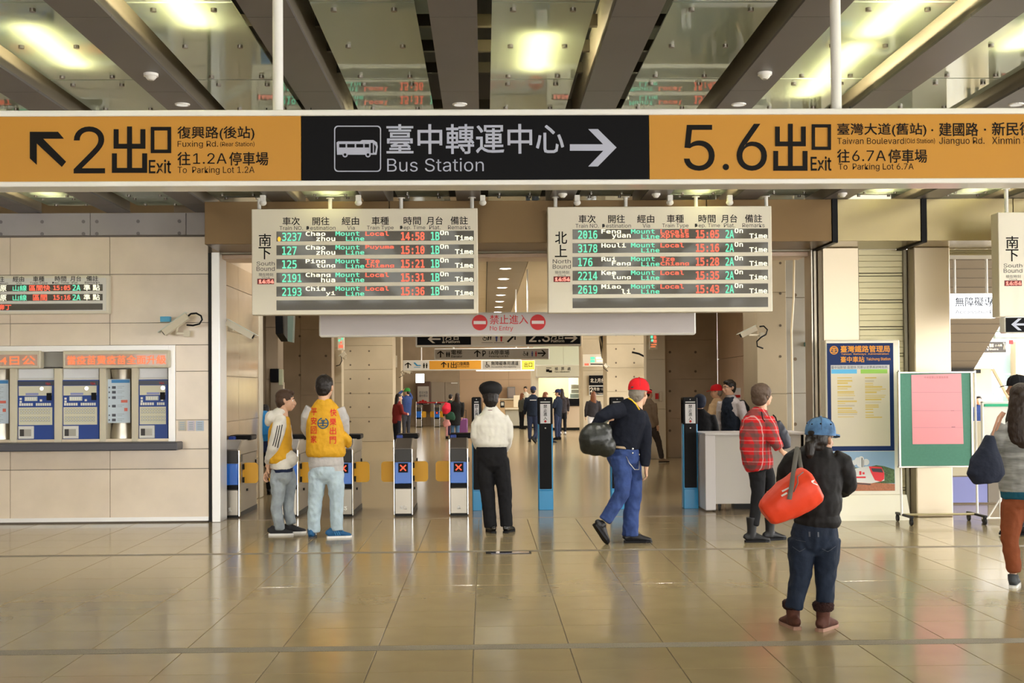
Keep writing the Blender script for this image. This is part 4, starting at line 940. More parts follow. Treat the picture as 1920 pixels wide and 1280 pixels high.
# ================================================================ green pin board on a wheeled frame
YG = 14.62
gb = thing('pin_board', 'green pin board with one large pink sheet on a wheeled metal frame', 'notice board', (at(1755,960,YG).x, YG, 0))
M_GRN = mat('green felt', (.10,.27,.20), .8, noise=.05, nscale=40); M_PNK = mat('pink paper', (.86,.36,.40), .55)
def TG(x0,y0,x1,y1): d = -((x0+x1)/2-1755)*.004; return (x0,y0+d,x1,y1+d)
slab('board_panel', TG(1688,699,1822,873), YG, .03, M_GRN, gb)
for r in ((1685,696,1827,699.5),(1685,873,1826,876.5)): slab('frame_rail', TG(*r), YG-.012, .05, M_STEELH, gb, .004)
for r in ((1685,696,1689,876),(1821,696,1825,876)): slab('frame_rail', TG(*r), YG-.014, .05, M_STEELH, gb, .004)
for px in (1685.5, 1827.5):
    a = at(px, 694, YG+.06); b = at(px+5, 955, YG+.06)
    obj('upright', MB().tube([(a.x,YG+.06,a.z),(b.x,YG+.06,.09)], .014, 10), M_FRAME, gb, auto=50)
p0, p1 = at(1695, 955, YG), at(1840, 953, YG)
obj('foot_bar', MB().tube([(p0.x,YG+.06,.10),(p1.x,YG+.06,.10)], .014, 10), mat('dull brass bar', (.55,.48,.28), .35, .6), gb)
for px in (1697, 1833):
    x = at(px, 960, YG).x
    obj('foot_rail', MB().box(x-.02, x+.02, YG-.24, YG+.30, .085, .11, .004), M_DARK, gb)
    for yy in (YG-.21, YG+.27):
        obj('castor', MB().tube([(x-.012,yy,.04),(x+.012,yy,.04)], .04, 14).box(x-.016,x+.016,yy-.015,yy+.015,.05,.09), M_DARK, gb)
sh = plates('pink_sheet', [[(1708.5,702.5),(1802,700),(1806.5,832),(1711,832.5)]], YG-.001, M_PNK, gb, .003)
text([('中央疫情公告實施表單',TG(1733,705,1778,709.5))], None, YG-.0055, mat('faint print', (.45,.18,.2)), gb, 0)
plates('sheet_folds', [R(1710,735,1804,735.5), R(1711,769.5,1805,770), R(1712,801,1805,801.4), R(1783,769,1789,770.2), R(1784,799.5,1791,801)], YG-.0045, mat('fold line', (.45,.20,.24)), gb, .0008)
# second, white notice frame behind it
wf = thing('notice_board', 'white framed notice board with green strip behind the grey-top woman', 'notice board', (at(1890,975,14.4).x, 14.4, 0))
xa, xb, z0_, z1_ = wall_rect(1841,752,1960,838,14.6)
obj('board_panel', MB().box(xa+.02, xb, 14.6, 14.62, z0_+.02, z1_-.02), mat('white notice sheet', (.76,.76,.70), .5), wf)
obj('board_rim', MB().box(xa, xa+.022, 14.59, 14.64, z0_, z1_, .006).box(xa, xb, 14.59, 14.64, z1_-.022, z1_, .006).box(xa, xb, 14.59, 14.64, z0_, z0_+.022, .006), M_FRAME, wf)
obj('green_strip', MB().box(xa+.03, xb, 14.58, 14.6, z1_-.06, z1_-.03).box(xa+.03, xa+.12, 14.58, 14.6, z0_+.03, z0_+.06), mat('green tape', (.03,.42,.22), .5), wf)
for px in (1880,):
    x = at(px, 960, 14.6).x
    obj('upright', MB().tube([(x,14.66,0.06),(x,14.66,z1_)], .014, 10), M_FRAME, wf)
    obj('foot_bar', MB().tube([(at(1845,965,14.6).x,14.66,.05),(x+.4,14.66,.05)], .012, 8).tube([(x-.15,14.66,.05),(x,14.66,.28)], .01, 8), M_FRAME, wf)
    obj('castor', MB().tube([(at(1848,965,14.6).x-.012,14.66,.035),(at(1848,965,14.6).x+.012,14.66,.035)], .035, 12), M_DARK, wf)
# low cream wall and blue screen behind the boards
lw = group_empty('wall_low_right')
xa, xb = c2[1]+.01, at(1900, 800, 17).x+2
panels('wall_panel', xa, xb, 17, .38, at(1850,790,17).z, 3, 1, mat('khaki low wall', (.52,.47,.33), .45), lw)
obj('wall_core', MB().box(xa, xb, 17.035, 17.3, .0, at(1850,790,17).z), M_CONC, lw)
obj('skirting_panel', MB().box(xa, at(1850,900,17).x, 16.98, 17.03, .02, .37), mat('lilac film', (.22,.24,.52), .25), lw)
obj('skirting_panel', MB().box(at(1850,900,17).x+.01, xb, 16.98, 17.03, .02, .37), mat('dark skirting', (.20,.17,.13), .3), lw)
# ================================================================ far right: stair soffit, signs and outside light
st = group_empty('ceiling_stair_soffit')
YR = 20.0
nb = 14
m_so = mat('taupe soffit board', (.20,.175,.145), .5)
def edge(y): return 1905 if y < 590 else 1905-(y-560)*.60
for i in range(nb):
    ya, yb = 452+241*i/nb, 452+241*(i+1)/nb; Ya, Yb = 17.6+3.4*i/nb, 17.6+3.4*(i+1)/nb
    q = [at(1740,ya+.8,Ya), at(edge(ya),ya+.8,Ya), at(edge(yb),yb,Yb), at(1740,yb,Yb)]
    obj('soffit_board', MB().ext(q, (0,.05,.06)), m_so, st)
YR = 21.2
obj('soffit_edge', MB().box(at(1740,700,YR).x, at(1826,700,YR).x, YR-.3, YR+.1, at(1800,700,YR).z, at(1800,693,YR).z), M_DARK, st)
pv = [at(1826,556,YR-.3), at(1870,528,YR-.3), at(1890,492,YR-.3), at(1870,494,YR-.3), at(1835,512,YR-.3), at(1818,545,YR-.3)]
obj('dark_duct', MB().prism([(p.x,p.z) for p in pv], YR-.35, YR-.05), mat('dark duct', (.05,.05,.05), .4), st)
wcs = ssign('white lit accessible passage sign right of the second steel column', (1764,549.5,1867,597), 16.6, emat('lit white sign', (.95,.97,1), 1.15), [(M_INK,'p',wheelchair(1763,561,20)), (mat('grey blue lettering',(.03,.035,.05),.6,spec=.1),'t',[('無障礙專',(1791,557,1862,574))]), (mat('pale grey lettering',(.25,.26,.3)),'t',[('Accessible P',(1791,581,1862,588))])], bord=.8, zt=3.6, posts=(1790,1850))
asn = ssign('black sign with white left arrow at the right edge', (1884,593,2010,624), 13.2, M_SBLK, [(M_LAV,'p',arrow(1896,597,1930,619,'l',.18))], posts=(1975,), zt=ZB)
s3 = ssign('small dark sign reading 3 and 7A in the bright gap right', (1830,640,1887,661), 24, mat('brown black sign face',(.05,.045,.04),.4), [(M_PALE,'t',[('3',(1850,643,1854,657)),('階梯',(1855,644,1863,651)),('(1-5)高',(1866,645,1879,650)),('7A',(1881,642,1886,655)),('Stairs',(1855,653,1872,656))])], bord=.5, zt=4.8, posts=(1860,))
og = group_empty('wall_outside')
M_PGLASS = mat('blue tinted glass', (.42,.60,.66), .08, spec=.8, coat=.3)
Yo = 30
for (x0, y0, x1, y1, m_) in ((1820,590,1866,655,M_CONCL),(1826,690,1860,810,M_CONCL),(1905,640,1960,800,M_CONCL)):
    slab('concrete_panel', (x0,y0,x1,y1), Yo, .3, m_, og)
for (x0, y0, x1, y1) in ((1868,618,1886,655),(1862,662,1903,700),(1862,702,1903,740),(1862,742,1903,775)): slab('glass_pane', (x0,y0,x1,y1), Yo+.4, .03, M_PGLASS, og)
for y in (592, 604, 616, 628): slab('steel_louvre', (1866,y,1960,y+5), Yo-1, .4, mat('green grey louvre', (.20,.24,.20), .4), og)
for y in (665, 672, 679, 686): slab('step_edge', (1818,y,1860,y+4.5), Yo-.5, .3, mat('pale step', (.66,.68,.62), .4), og)
obj('handrail', MB().tube([at(1862,690,Yo), at(1905,768,Yo)], .06, 8), M_STEELH, og)
slab('red_notice', (1892,637,1900,645), Yo-1.4, .02, M_RED, None)['kind'] = 'structure'
slab('glass_mullion', (1860,590,1864,690), Yo-.2, .1, M_FRAME, og)
obj('far_screen_wall', MB().box(8, 24, 45, 45.2, 0, 6), mat('bright outside wall', (.8,.82,.84), .6), og)
# ================================================================ cameras, screens and small wall fittings
def cctv(a, b, Y, label, r=.045, cable=None, mount=None, box_=None, ya=0, yb=0):
    """body axis from pixel a (rear) to b (lens) at depth Y"""
    A = at(*a, Y+ya); B = at(*b, Y+yb); d = (B-A).normalized()
    t = thing('security_camera', label, 'security camera', tuple((A+B)/2))
    up = Vector((0,0,1)); side = d.cross(up).normalized(); n = side.cross(d).normalized()
    def bar(P, Q_, w_, h_, off=0):
        pts = [P+side*w_+n*(h_+off), P-side*w_+n*(h_+off), P-side*w_+n*(-h_+off), P+side*w_+n*(-h_+off)]
        return pts, Q_-P
    pts, v = bar(A, B, r, r*.9); obj('camera_body', MB().ext(pts, v), M_CREAM, t)
    pts, v = bar(A-d*.01, B+d*.05, r*1.25, r*.12, r*1.0); obj('sun_hood', MB().ext(pts, v), mat('pale grey green hood', (.62,.64,.54), .35), t)
    obj('lens', MB().tube([B, B+d*.012], r*.6, 14), M_BLACK, t)
    if mount:
        m_ = at(*mount, Y+.1); c = (A+B)/2
        obj('bracket', MB().tube([c-n*r*.8, Vector((c.x, c.y, m_.z)), Vector((m_.x, Y+.14, m_.z))], r*.35, 8).box(m_.x-r*.8, m_.x+r*.8, Y+.08, Y+.14, m_.z-r*.9, m_.z+r*.9), M_CREAM, t)
    if cable:
        cp = [at(x, y, Y+.03) for x, y in cable]
        obj('cable', MB().tube(cp, .011 if r < .06 else .016, 8), M_BLACK, t, True)
    if box_:
        slab('junction_box', box_, Y+.02, .06, mat('light blue junction box', (.12,.50,.80), .4), t, .004)
cctv((352,592), (308,624), YW-.22, 'cream security camera on the marble above the ticket bay, facing left', .045, [(352,593),(358,588),(368,587),(377,592),(379,599),(374,607),(362,610),(350,609)], (350,625), (300,593,319,603))
cctv((425,604), (474,631), YW+.35, 'cream security camera just inside the steel jamb, facing right', .042, [(425,603),(420,599),(415,603),(414,612)], (432,614))
cctv((1418,615), (1389,629), 17.9, 'cream security camera on the concrete pier left of the steel column', .04, [(1424,612),(1432,611),(1439,618),(1436,627),(1427,632),(1419,640),(1420,649),(1431,653)], (1428,628))
cctv((648,662), (640,668), 32.6, 'small security camera on the left pillar strip by the red lit sign', .05, [(646,664),(640,668),(641,676),(637,684),(630,686)], (646,670))
cctv((757,694), (770,699), 48, 'small security camera beside the far left pillar', .05, [(757,694),(752,697),(755,704),(748,708)], (757,700))
cctv((1093,697), (1104,690), 47, 'small security camera near the cream office sign', .05)
cctv((1133,683), (1139,688), 39, 'small camera with black cable below the right pillar screen', .05, [(1131,683),(1132,690),(1140,696)])
def ledbox(label, rect, Y, face, items):
    xa, xb, zl, zh = wall_rect(*rect, Y); t = thing('led_sign', label, 'display', ((xa+xb)/2, Y, zl))
    obj('display_case', MB().box(xa, xb, Y, Y+.12, zl, zh, .004), face, t)
    for m_, rs_ in items: plates('led_text', [R(*q) for q in rs_], Y-.002, m_, t, .003)
ledbox('small lit sign with green and red marks at the left pillar top', (633,631,645,656), 32.5, M_BOARD, [(G_,[(634.5,636,638,640),(640,633,643,637)]),(Rr_,[(635,646,643,652),(638,640,641,644)])])
ledbox('small lit sign with green and red marks at the right pillar strip', (1218,626,1233,655), 28.2, M_BOARD, [(G_,[(1220,629,1224,634),(1221,636,1225,640)]),(Rr_,[(1226,629,1230,635),(1225,637,1231,642)]),(O2_,[(1221,645,1231,646.5),(1220,649,1229,650.5)])])
ledbox('small platform display with yellow and red rows on the far left pillar', (707,666.5,744,688.5), 49.7, M_BOARD, [(W_,[(710,669,716,672),(727,670,740,672.5),(709,675,715,677),(729,676,741,678)]),(Rr_,[(717,671,726,674.5),(718,677,726,680),(708,684,741,686.5)])])
ledbox('small platform display with green and yellow rows on the right pillar', (1093,664,1136,687), 44.6, M_BOARD, [(G_,[(1107,669,1115,673.5),(1107,674.5,1115,679)]),(W_,[(1117,669,1130,673),(1118,675,1130,678)]),(Rr_,[(1096,681,1104,685),(1131,672,1136,676)]),(M_DARK,[(1107,681.5,1130,683.5)])])
def lightbox(label, rect, Y, s=3):
    xa, xb, zl, zh = wall_rect(*rect, Y); t = thing('light_box', label, 'lamp', ((xa+xb)/2, Y, zl))
    obj('box_case', MB().box(xa-.02, xb+.02, Y, Y+.1, zl-.02, zh+.02, .006), M_WHITE, t); obj('lit_panel', MB().box(xa, xb, Y-.004, Y, zl, zh), emat('lit white panel', (1,.98,.93), s), t)
    return t
lightbox('bright white light box above the far poster', (780,701,795,717), 55, 3)
t_ = lightbox('bright white light box on the right pillar with dark caption strip', (1209,679,1229,700), 39.2, 2.5)
slab('caption_strip', (1211,701,1229,705), 39.2, .08, M_FRAME, t_); plates('caption_marks', [R(1214,702,1218,704.5), R(1221,702,1227,704.5)], 39.19, M_INK, t_)
obj('cable', MB().tube([at(1185,660,39.3), at(1198,663,39.3), at(1212,670,39.3), at(1216,678,39.3)], .03, 8), M_BLACK, t_)
vt = thing('tube_lamp', 'vertical glowing tube on the left pillar', 'lamp', tuple(at(637,700,39)))
obj('lit_tube', MB().tube([at(636.5,672,39), at(636.5,705,39)], .05, 10), emat('glowing tube 2', (1,.97,.9), 2.5), vt)
obj('tube_holder', MB().tube([at(636.5,704,39), at(636.5,711,39)], .03, 8), M_WHITE, vt)
def tv(label, quad, Y, th=.12, tilt=.5):
    P = [at(x, y, Y+dy) for x, y, dy in quad]; t = thing('screen', label, 'screen', tuple(P[0]))
    v = (P[1]-P[0]).cross(P[3]-P[0]).normalized()*th
    obj('screen_panel', MB().ext(P, v), M_BLACK, t)
    Q2 = [p - v*.12 for p in P]
    return t
_tv = tv('dark screen edge hanging left under the South Bound board', [(530,588,0),(541,588,.5),(541,640,.5),(531,625,0)], 20)
o_ = obj('screen_case', MB().prism([(p.x,p.z) for p in (at(541,588,20.1), at(552,588,20.1), at(550,642,20.1), at(541,640,20.1))], 20.0, 20.2), mat('grey green case', (.16,.22,.19), .4), _tv)
for lab, pts in (('slanted dark screen on the far left pillar', ((703,630),(716,630),(707,672),(703,672))), ('slanted dark screen at the right pillar', ((1126,630),(1144,628),(1144,672),(1138,672)))):
    P = [at(x, y, 43) for x, y in pts]; t_ = thing('screen', lab, 'screen', tuple(P[0]))
    obj('screen_panel', MB().prism([(p.x,p.z) for p in P], 43, 43.2), M_BLACK, t_)
    P = [at(x+(-2 if i in (0,3) else (-pts[1][0]+pts[0][0])*.8), y, 43) for i, (x, y) in enumerate(pts)]
    obj('screen_bezel', MB().prism([(p.x,p.z) for p in P], 43.2, 43.3), M_CREAM, t_)
bxs = thing('wall_phone_box', 'black control box on the concrete pier above the left ticket gates', 'control box', tuple(at(515,720,21.9)))
slab('box_case', (506,691,522,716), 21.85, .15, M_BLACK, bxs, .01); slab('side_case', (522,692,530,722), 21.87, .13, mat('pale green case', (.55,.58,.40), .4), bxs, .01)
slab('cable_duct', (507,716,532,800), 21.9, .1, M_STEEL, bxs, .01)
sc_ = thing('small_camera', 'tiny white camera on the grey pier beside the steel column', 'security camera', tuple(at(1522,625,19.4)))
slab('camera_case', (1517,618,1527,628), 19.4, .2, M_WHITE, sc_, .02); slab('camera_cable_box', (1510,641,1523,649), 19.6, .1, mat('teal box', (.05,.2,.22), .4), sc_, .01)
sw = slab('wall_switch', (1236,734,1242,752), YB-.54, .04, M_CREAM, None, .01); setp(sw, 'cream switch plate on the right pillar strip', 'switch')
slab('red_handle', (1229,737,1235,748), YB-.6, .06, M_RED, sw)
# framed notice right of the man in the vest
nf = slab('wall_notice', (1375,727,1389,750), 22, .03, M_PAPER, None); setp(nf, 'white notice with red line on the right inner wall', 'notice'); slab('red_line', (1377,740,1388,745), 21.99, .01, M_RED, nf)
# poster on back wall, belt barrier, counters
po = thing('poster', 'grey framed poster with lotus drawing beside the far doors', 'poster', tuple(at(793,766,56.5)))
slab('poster_frame', (780,715,807,772), 56.6, .3, mat('dark brown frame', (.12,.07,.05), .5), po, .01); slab('poster_sheet', (783,724,804,758), 56.55, .04, mat('grey poster sheet', (.50,.46,.40), .5), po)
text([('歡迎光臨',(786,733,802,738)),('臺中車站',(786,739,802,744))], None, 56.53, mat('dark print',(.08,.09,.12)), po, .0); plates('poster_drawing', [disc(793,752,3,10), disc(788,753,2.2,10), disc(798,753,2.2,10)], 56.54, M_RED, po)
plates('poster_drawing', [R(786,755,801,757)], 56.54, M_INK, po)
bb = thing('belt_barrier', 'red belt barrier in front of the far doors', 'barrier', tuple(at(815,790,55.5)))
obj('belt', MB().box(at(779,755,56.2).x, at(845,755,56.2).x, 56.2, 56.24, at(810,756,55.6).z, at(810,753.5,55.6).z), mat('red belt', (.5,.04,.04)), bb)
for px in (780, 818, 845): p = at(px, 755, 56.2); obj('belt_post', MB().tube([(p.x,56.22,0),(p.x,56.22,p.z+.05)], .04, 8), M_STEELH, bb)
def counter(label, x0, x1, ytop, Y, m_, top, dep=1.0):
    a, b = at(x0,780,Y).x, at(x1,780,Y).x; z = at((x0+x1)/2, ytop, Y).z; t = thing('counter', label, 'counter', ((a+b)/2, Y, 0))
    obj('counter_front', MB().box(a, b, Y, Y+dep, 0.1, z-.06, .01), m_, t); obj('counter_top', MB().box(a-.02, b+.02, Y-.06, Y+dep+.04, z-.06, z, .01), top, t); obj('counter_plinth', MB().box(a+.03,b-.03,Y+.06,Y+dep-.02,0,.1), M_DARK, t); return t
counter('grey fronted service counter behind the far officers', 948, 1004, 765, 52, mat('grey counter front', (.46,.45,.38), .45), M_CREAM)
counter('long warm wooden counter along the far tan wall', 905, 985, 747, 55.5, mat('warm counter front', (.62,.44,.25), .4), M_CREAM)
oc = counter('cream ticket office counter with black top at the far right', 1032, 1095, 758, 49, mat('cream counter front', (.60,.48,.34), .45), M_BLACK)
slab('counter_backboard', (1060,747,1090,760), 49.1, .5, M_BLACK, oc)
# ticket office window
ow = group_empty('window_2')
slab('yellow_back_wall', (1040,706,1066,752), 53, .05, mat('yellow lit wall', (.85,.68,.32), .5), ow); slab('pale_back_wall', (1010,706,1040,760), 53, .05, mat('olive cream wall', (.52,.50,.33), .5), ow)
slab('pale_back_wall', (1066,706,1092,752), 53, .05, mat('grey green glass wall', (.55,.58,.48), .4), ow)
slab('office_pillar', (996,684,1010,800), 50.2, .5, M_CREAM, ow, .02); slab('office_jamb', (1086,706,1094,758), 49.6, .4, M_PALE, ow, .02)
slab('office_soffit', (1004,705,1094,708), 50.1, .8, M_STEELH, ow)
m_ = MB()
pp_ = thing('window_papers', 'pale papers stuck on the office glass', 'notice', tuple(at(1078,740,50)))
for i, (q, c_) in enumerate((((1071,721,1088,729),(.6,.62,.5)),((1071,730,1088,737),(.55,.62,.55)),((1069,738,1088,746),(.45,.58,.52)))): slab('paper_sheet', q, 50, .01, mat('office paper %d' % i, c_, .5), pp_)
lamp('office_lamp', 'POINT', tuple(at(1050,700,51.5)), 60, .1, color=(1,.9,.7))
mo = thing('counter_monitor', 'small screen on the far wooden counter', 'monitor', tuple(at(942,764,54)))
slab('monitor_case', (938,752,946,764), 54, .1, M_DARK, mo, .02); slab('monitor_face', (939.5,754,944.5,760), 53.98, .02, mat('pale screen', (.6,.6,.55)), mo)
dk = thing('document_screen', 'pale cream divider standing on the grey counter', 'divider', tuple(at(970,764,52)))
slab('divider_panel', (963,741,976,763), 52.1, .03, mat('pale cream divider', (.74,.66,.50), .5), dk)
pf = thing('picture_frame', 'grey framed panel on the far tan wall', 'picture', tuple(at(958,745,56.8)))
slab('frame', (951,725,966,746), 56.8, .08, mat('grey frame panel', (.30,.29,.28), .4), pf)
slab('frame_panel', (952.5,727,964.5,744), 56.78, .03, mat('grey frame glass', (.42,.36,.33), .3), pf)
fd = thing('floor_drain', 'lilac reflecting metal cover plate set in the floor behind the far granite strip', 'floor plate', tuple(ground(953,1036)))
a = ground(911,1036); b = ground(996,1036)
obj('cover_rim', MB().box(a.x, b.x, a.y-.10, a.y+.06, 0.001, .004), M_DARK, fd); obj('cover_plate', MB().box(a.x+.05, b.x-.02, a.y-.085, a.y+.045, .003, .006), mat('polished lilac plate', (.75,.72,.9), .08, 1), fd)
# ================================================================ people
SKIN = mat('skin', (.60,.36,.24), .5, noise=.05, nscale=12); SKIN2 = mat('darker skin', (.42,.24,.15), .5, noise=.05, nscale=12)
HAIRB = mat('black hair', (.014,.010,.008), .42, bump=.5, bscale=90, stretch=(1,1,.25)); HAIRD = mat('dark brown hair', (.024,.013,.008), .45, bump=.5, bscale=90, stretch=(1,1,.2))
HAIRR = mat('reddish brown hair', (.16,.055,.02), .5, bump=.4, bscale=80, stretch=(1,1,.2)); HAIRG = mat('grey hair', (.22,.19,.16), .6, bump=.4, bscale=90)
M_EYEW = mat('eye white', (.8,.78,.75), .3); M_IRIS = mat('iris', (.02,.012,.01), .2); M_LIP = mat('lip', (.45,.18,.14), .5)
def cloth(name, col, rough=.85, noise=.10, bump=.6, bs=26, spec=.2): return mat(name, col, rough, spec=spec, noise=noise, nscale=9, bump=bump, bscale=bs)
from mathutils import noise as mnoise
def remesh(name, mb, vox, m, parent, sm=4, wr=0, wf=14):
    """one continuous surface grown from overlapping closed shapes"""
    me = bpy.data.meshes.new(name); me.from_pydata(mb.v, [], mb.f)
    o = bpy.data.objects.new(name, me); COL.objects.link(o)
    md = o.modifiers.new('r', 'REMESH'); md.mode = 'VOXEL'; md.voxel_size = vox; md.use_smooth_shade = True
    s_ = o.modifiers.new('s', 'SMOOTH'); s_.factor = .5; s_.iterations = sm
    PENDING.append((o, m, parent, wr, wf)); return o
PENDING = []
def flush():
    bpy.context.view_layer.update(); dg = bpy.context.evaluated_depsgraph_get()
    for o, m, parent, wr, wf in PENDING:
        me = bpy.data.meshes.new_from_object(o.evaluated_get(dg)); me.name = o.name
        if wr:
            co = [0.0]*(3*len(me.vertices)); me.vertices.foreach_get('co', co); no = [0.0]*(3*len(me.vertices)); me.vertices.foreach_get('normal', no)
            for i in range(0, len(co), 3):
                p = Vector((co[i]*wf, co[i+1]*wf, co[i+2]*wf*.75)); d = (1-abs(mnoise.noise(p))*2.2)*wr + mnoise.noise(p*2.3)*wr*.5
                co[i] += no[i]*d; co[i+1] += no[i+1]*d; co[i+2] += no[i+2]*d
            me.vertices.foreach_set('co', co); me.update()
        old = o.data; o.modifiers.clear(); o.data = me; bpy.data.meshes.remove(old)
        me.materials.clear(); me.materials.append(m); me.shade_smooth()
        o.parent = parent; me.transform(Matrix.Translation(-origin(parent)))
    PENDING.clear()
def frame(deg, tilt=0):
    a = math.radians(deg); Fw = Vector((math.sin(a), math.cos(a), 0)); S = Vector((math.cos(a), -math.sin(a), 0)); U = Vector((0,0,1))
    if tilt:
        t = math.radians(tilt); Fw, U = Fw*math.cos(t)-U*math.sin(t), U*math.cos(t)+Fw*math.sin(t)
    return S, Fw, U
def head_shape(mb, c, S, Fw, U, k=1.0):
    M = Matrix((S, Fw, U)).transposed(); P = lambda s, f, u: c+(S*s+Fw*f+U*u)*k; r = lambda *a: tuple(v*k for v in a)
    mb.ell(P(0,-.012,.025), r(.074,.092,.088), M); mb.ell(P(0,.018,-.035), r(.060,.068,.072), M)
    mb.ell(P(0,.045,-.078), r(.038,.036,.030), M)                                   # chin
    mb.tube([P(0,.078,.018), P(0,.094,-.012), P(0,.106,-.030)], [.010*k,.012*k,.015*k], 8); mb.ell(P(0,.098,-.033), r(.018,.014,.012), M)   # nose
    mb.ell(P(0,.070,.026), r(.052,.018,.012), M)                                    # brow
    for s in (-1,1):
        mb.ell(P(.033*s,.060,-.020), r(.022,.022,.022), M)
        mb.tube([P(.070*s,-.012,.018), P(.080*s,-.022,.012), P(.082*s,-.020,-.010), P(.072*s,-.008,-.030)], [.008*k,.013*k,.012*k,.008*k], 8)  # ears
    mb.ell(P(0,.085,-.056), r(.026,.014,.006), M); mb.ell(P(0,.082,-.066), r(.022,.014,.007), M)                        # lips
    mb.tube([P(0,-.02,-.04), P(0,-.022,-.11), P(0,-.010,-.19)], [.052*k,.050*k,.050*k], 14)                                    # neck
def face_bits(root, c, S, Fw, U, k=1.0):
    M = Matrix((S, Fw, U)).transposed(); P = lambda s, f, u: c+(S*s+Fw*f+U*u)*k
    for s in (-1,1):
        e = obj('eye', MB().ell(P(.030*s,.068,.004), (.013*k,.010*k,.009*k), M, 12, 8), M_EYEW, root, True)
        obj('iris', MB().ell(P(.030*s,.0755,.004), (.006*k,.0045*k,.006*k), M, 10, 6), M_IRIS, e, True)
        obj('eyebrow', MB().tube([P(.016*s,.086,.026), P(.032*s,.084,.031), P(.048*s,.074,.026)], .0042*k, 6), HAIRB, root, True)
    obj('mouth', MB().ell(P(0,.094,-.0605), (.022*k,.006*k,.0045*k), M, 12, 6), M_LIP, root, True)
def hand(mb, w_, d, n, k=1.0, curl=.5):
    """w_ wrist, d direction of the fingers, n = palm normal; thumb towards d x n"""
    d = Vector(d).normalized(); n = Vector(n); n = (n-d*n.dot(d)).normalized(); s = d.cross(n)
    mb.tube([w_-d*.03, w_, w_+d*.03*k, w_+d*.075*k, w_+d*.088*k], [(.026*k,.020*k),(.027*k,.019*k),(.038*k,.017*k),(.042*k,.015*k),(.036*k,.011*k)], 12, side=s)
    for i, (off, ln) in enumerate(((.030,.070),(.011,.080),(-.009,.074),(-.028,.058))):
        b = w_+d*.078*k+s*off*k; a = curl*(1+.12*i); pts = [b-d*.02*k, b]; dd = d.copy(); p = b.copy()
        for q, f in enumerate((.42,.32,.26)):
            ca, sa = math.cos(a*(.6+.3*q)), math.sin(a*(.6+.3*q)); dd = (dd*ca+n*sa).normalized(); nn = n
            n2 = dd.cross(s).normalized(); p = p+dd*ln*f*k; pts.append(p.copy())
        mb.tube(pts, [.0095*k,.0092*k,.0085*k,.008*k,.0062*k], 8)
    b = w_+d*.022*k+s*.026*k; t1 = b+(d*.5+s*.75+n*.25).normalized()*.038*k; t2 = t1+(d*.85+s*.3+n*.4).normalized()*.030*k
    mb.tube([b-s*.012*k, b, t1, t2], [.013*k,.0125*k,.0105*k,.0075*k], 8)
def shoe(root, ankle, heading, sole_z=0, k=1.0, m=None, ms=None, boot=0, pitch=0, name='shoe', lace=None, stripe=None):
    """ankle = joint; heading in degrees; sole_z = height of the sole's lowest point"""
    S, Fw, U = frame(heading); p_ = math.radians(pitch)
    F2 = Fw*math.cos(p_)-Vector((0,0,1))*math.sin(p_); U2 = Vector((0,0,1))*math.cos(p_)+Fw*math.sin(p_)
    h = .085*k; base = Vector((ankle.x, ankle.y, sole_z)) if not pitch else ankle-U2*h
    Q_ = lambda f, u, s=0: base+F2*f*k+U2*u*k+S*s*k
    prof = [(-.078,.035,.020,.026),(-.07,.045,.030,.040),(-.035,.054,.036,.052),(0,.058,.038,.056),(.045,.052,.040,.046),(.09,.042,.044,.034),(.135,.034,.046,.026),(.172,.028,.038,.020),(.19,.026,.022,.012)]
    mb = MB().tube([Q_(f,u) for f,u,a,b in prof], [(a*k,b*k) for f,u,a,b in prof], 14, side=S)
    if boot: mb.tube([Q_(-.01,.03), Q_(-.005,.09), Q_(0,.15), Q_(0,boot/k)], [.042*k,.046*k,.050*k,.060*k], 14)
    else: mb.tube([Q_(-.015,.05), Q_(-.005,.105)], [.042*k,.045*k], 12)
    so = MB(); out = [(-.082,.0),(-.075,.030),(-.02,.036),(.06,.040),(.13,.048),(.175,.038),(.197,.012),(.197,-.012),(.175,-.036),(.13,-.044),(.06,-.036),(-.02,-.034),(-.075,-.028)]
    so.ext([Q_(f,0,s) for f,s in out], U2*.022*k)
    sh_ = remesh(name, mb, .007 if k*F/max(ankle.y,1) > 120 else .014, m, root, 3)
    SUBS.append((sh_, so, ms or M_BLACK, lace, Q_, stripe, k))
SUBS = []
def flush_subs():
    for sh_, so, ms, lace, Q_, stripe, k in SUBS:
        obj('sole', so, ms, sh_)
        if lace:
            m_ = MB()
            for f in (.035,.055,.075,.095): m_.tube([Q_(f,.088-(f-.035)*.35,-.026), Q_(f+.008,.099-(f-.035)*.4,0), Q_(f,.088-(f-.035)*.35,.026)], .0045*k, 6)
            obj('laces', m_, lace, sh_)
        if stripe:
            m_ = MB()
            for s in (-1,1):
                for q in (0,.022,.044): m_.tube([Q_(.02+q,.03,s*.047), Q_(.0+q,.075,s*.036)], .004*k, 6)
            obj('side_stripes', m_, stripe, sh_)
    SUBS.clear()
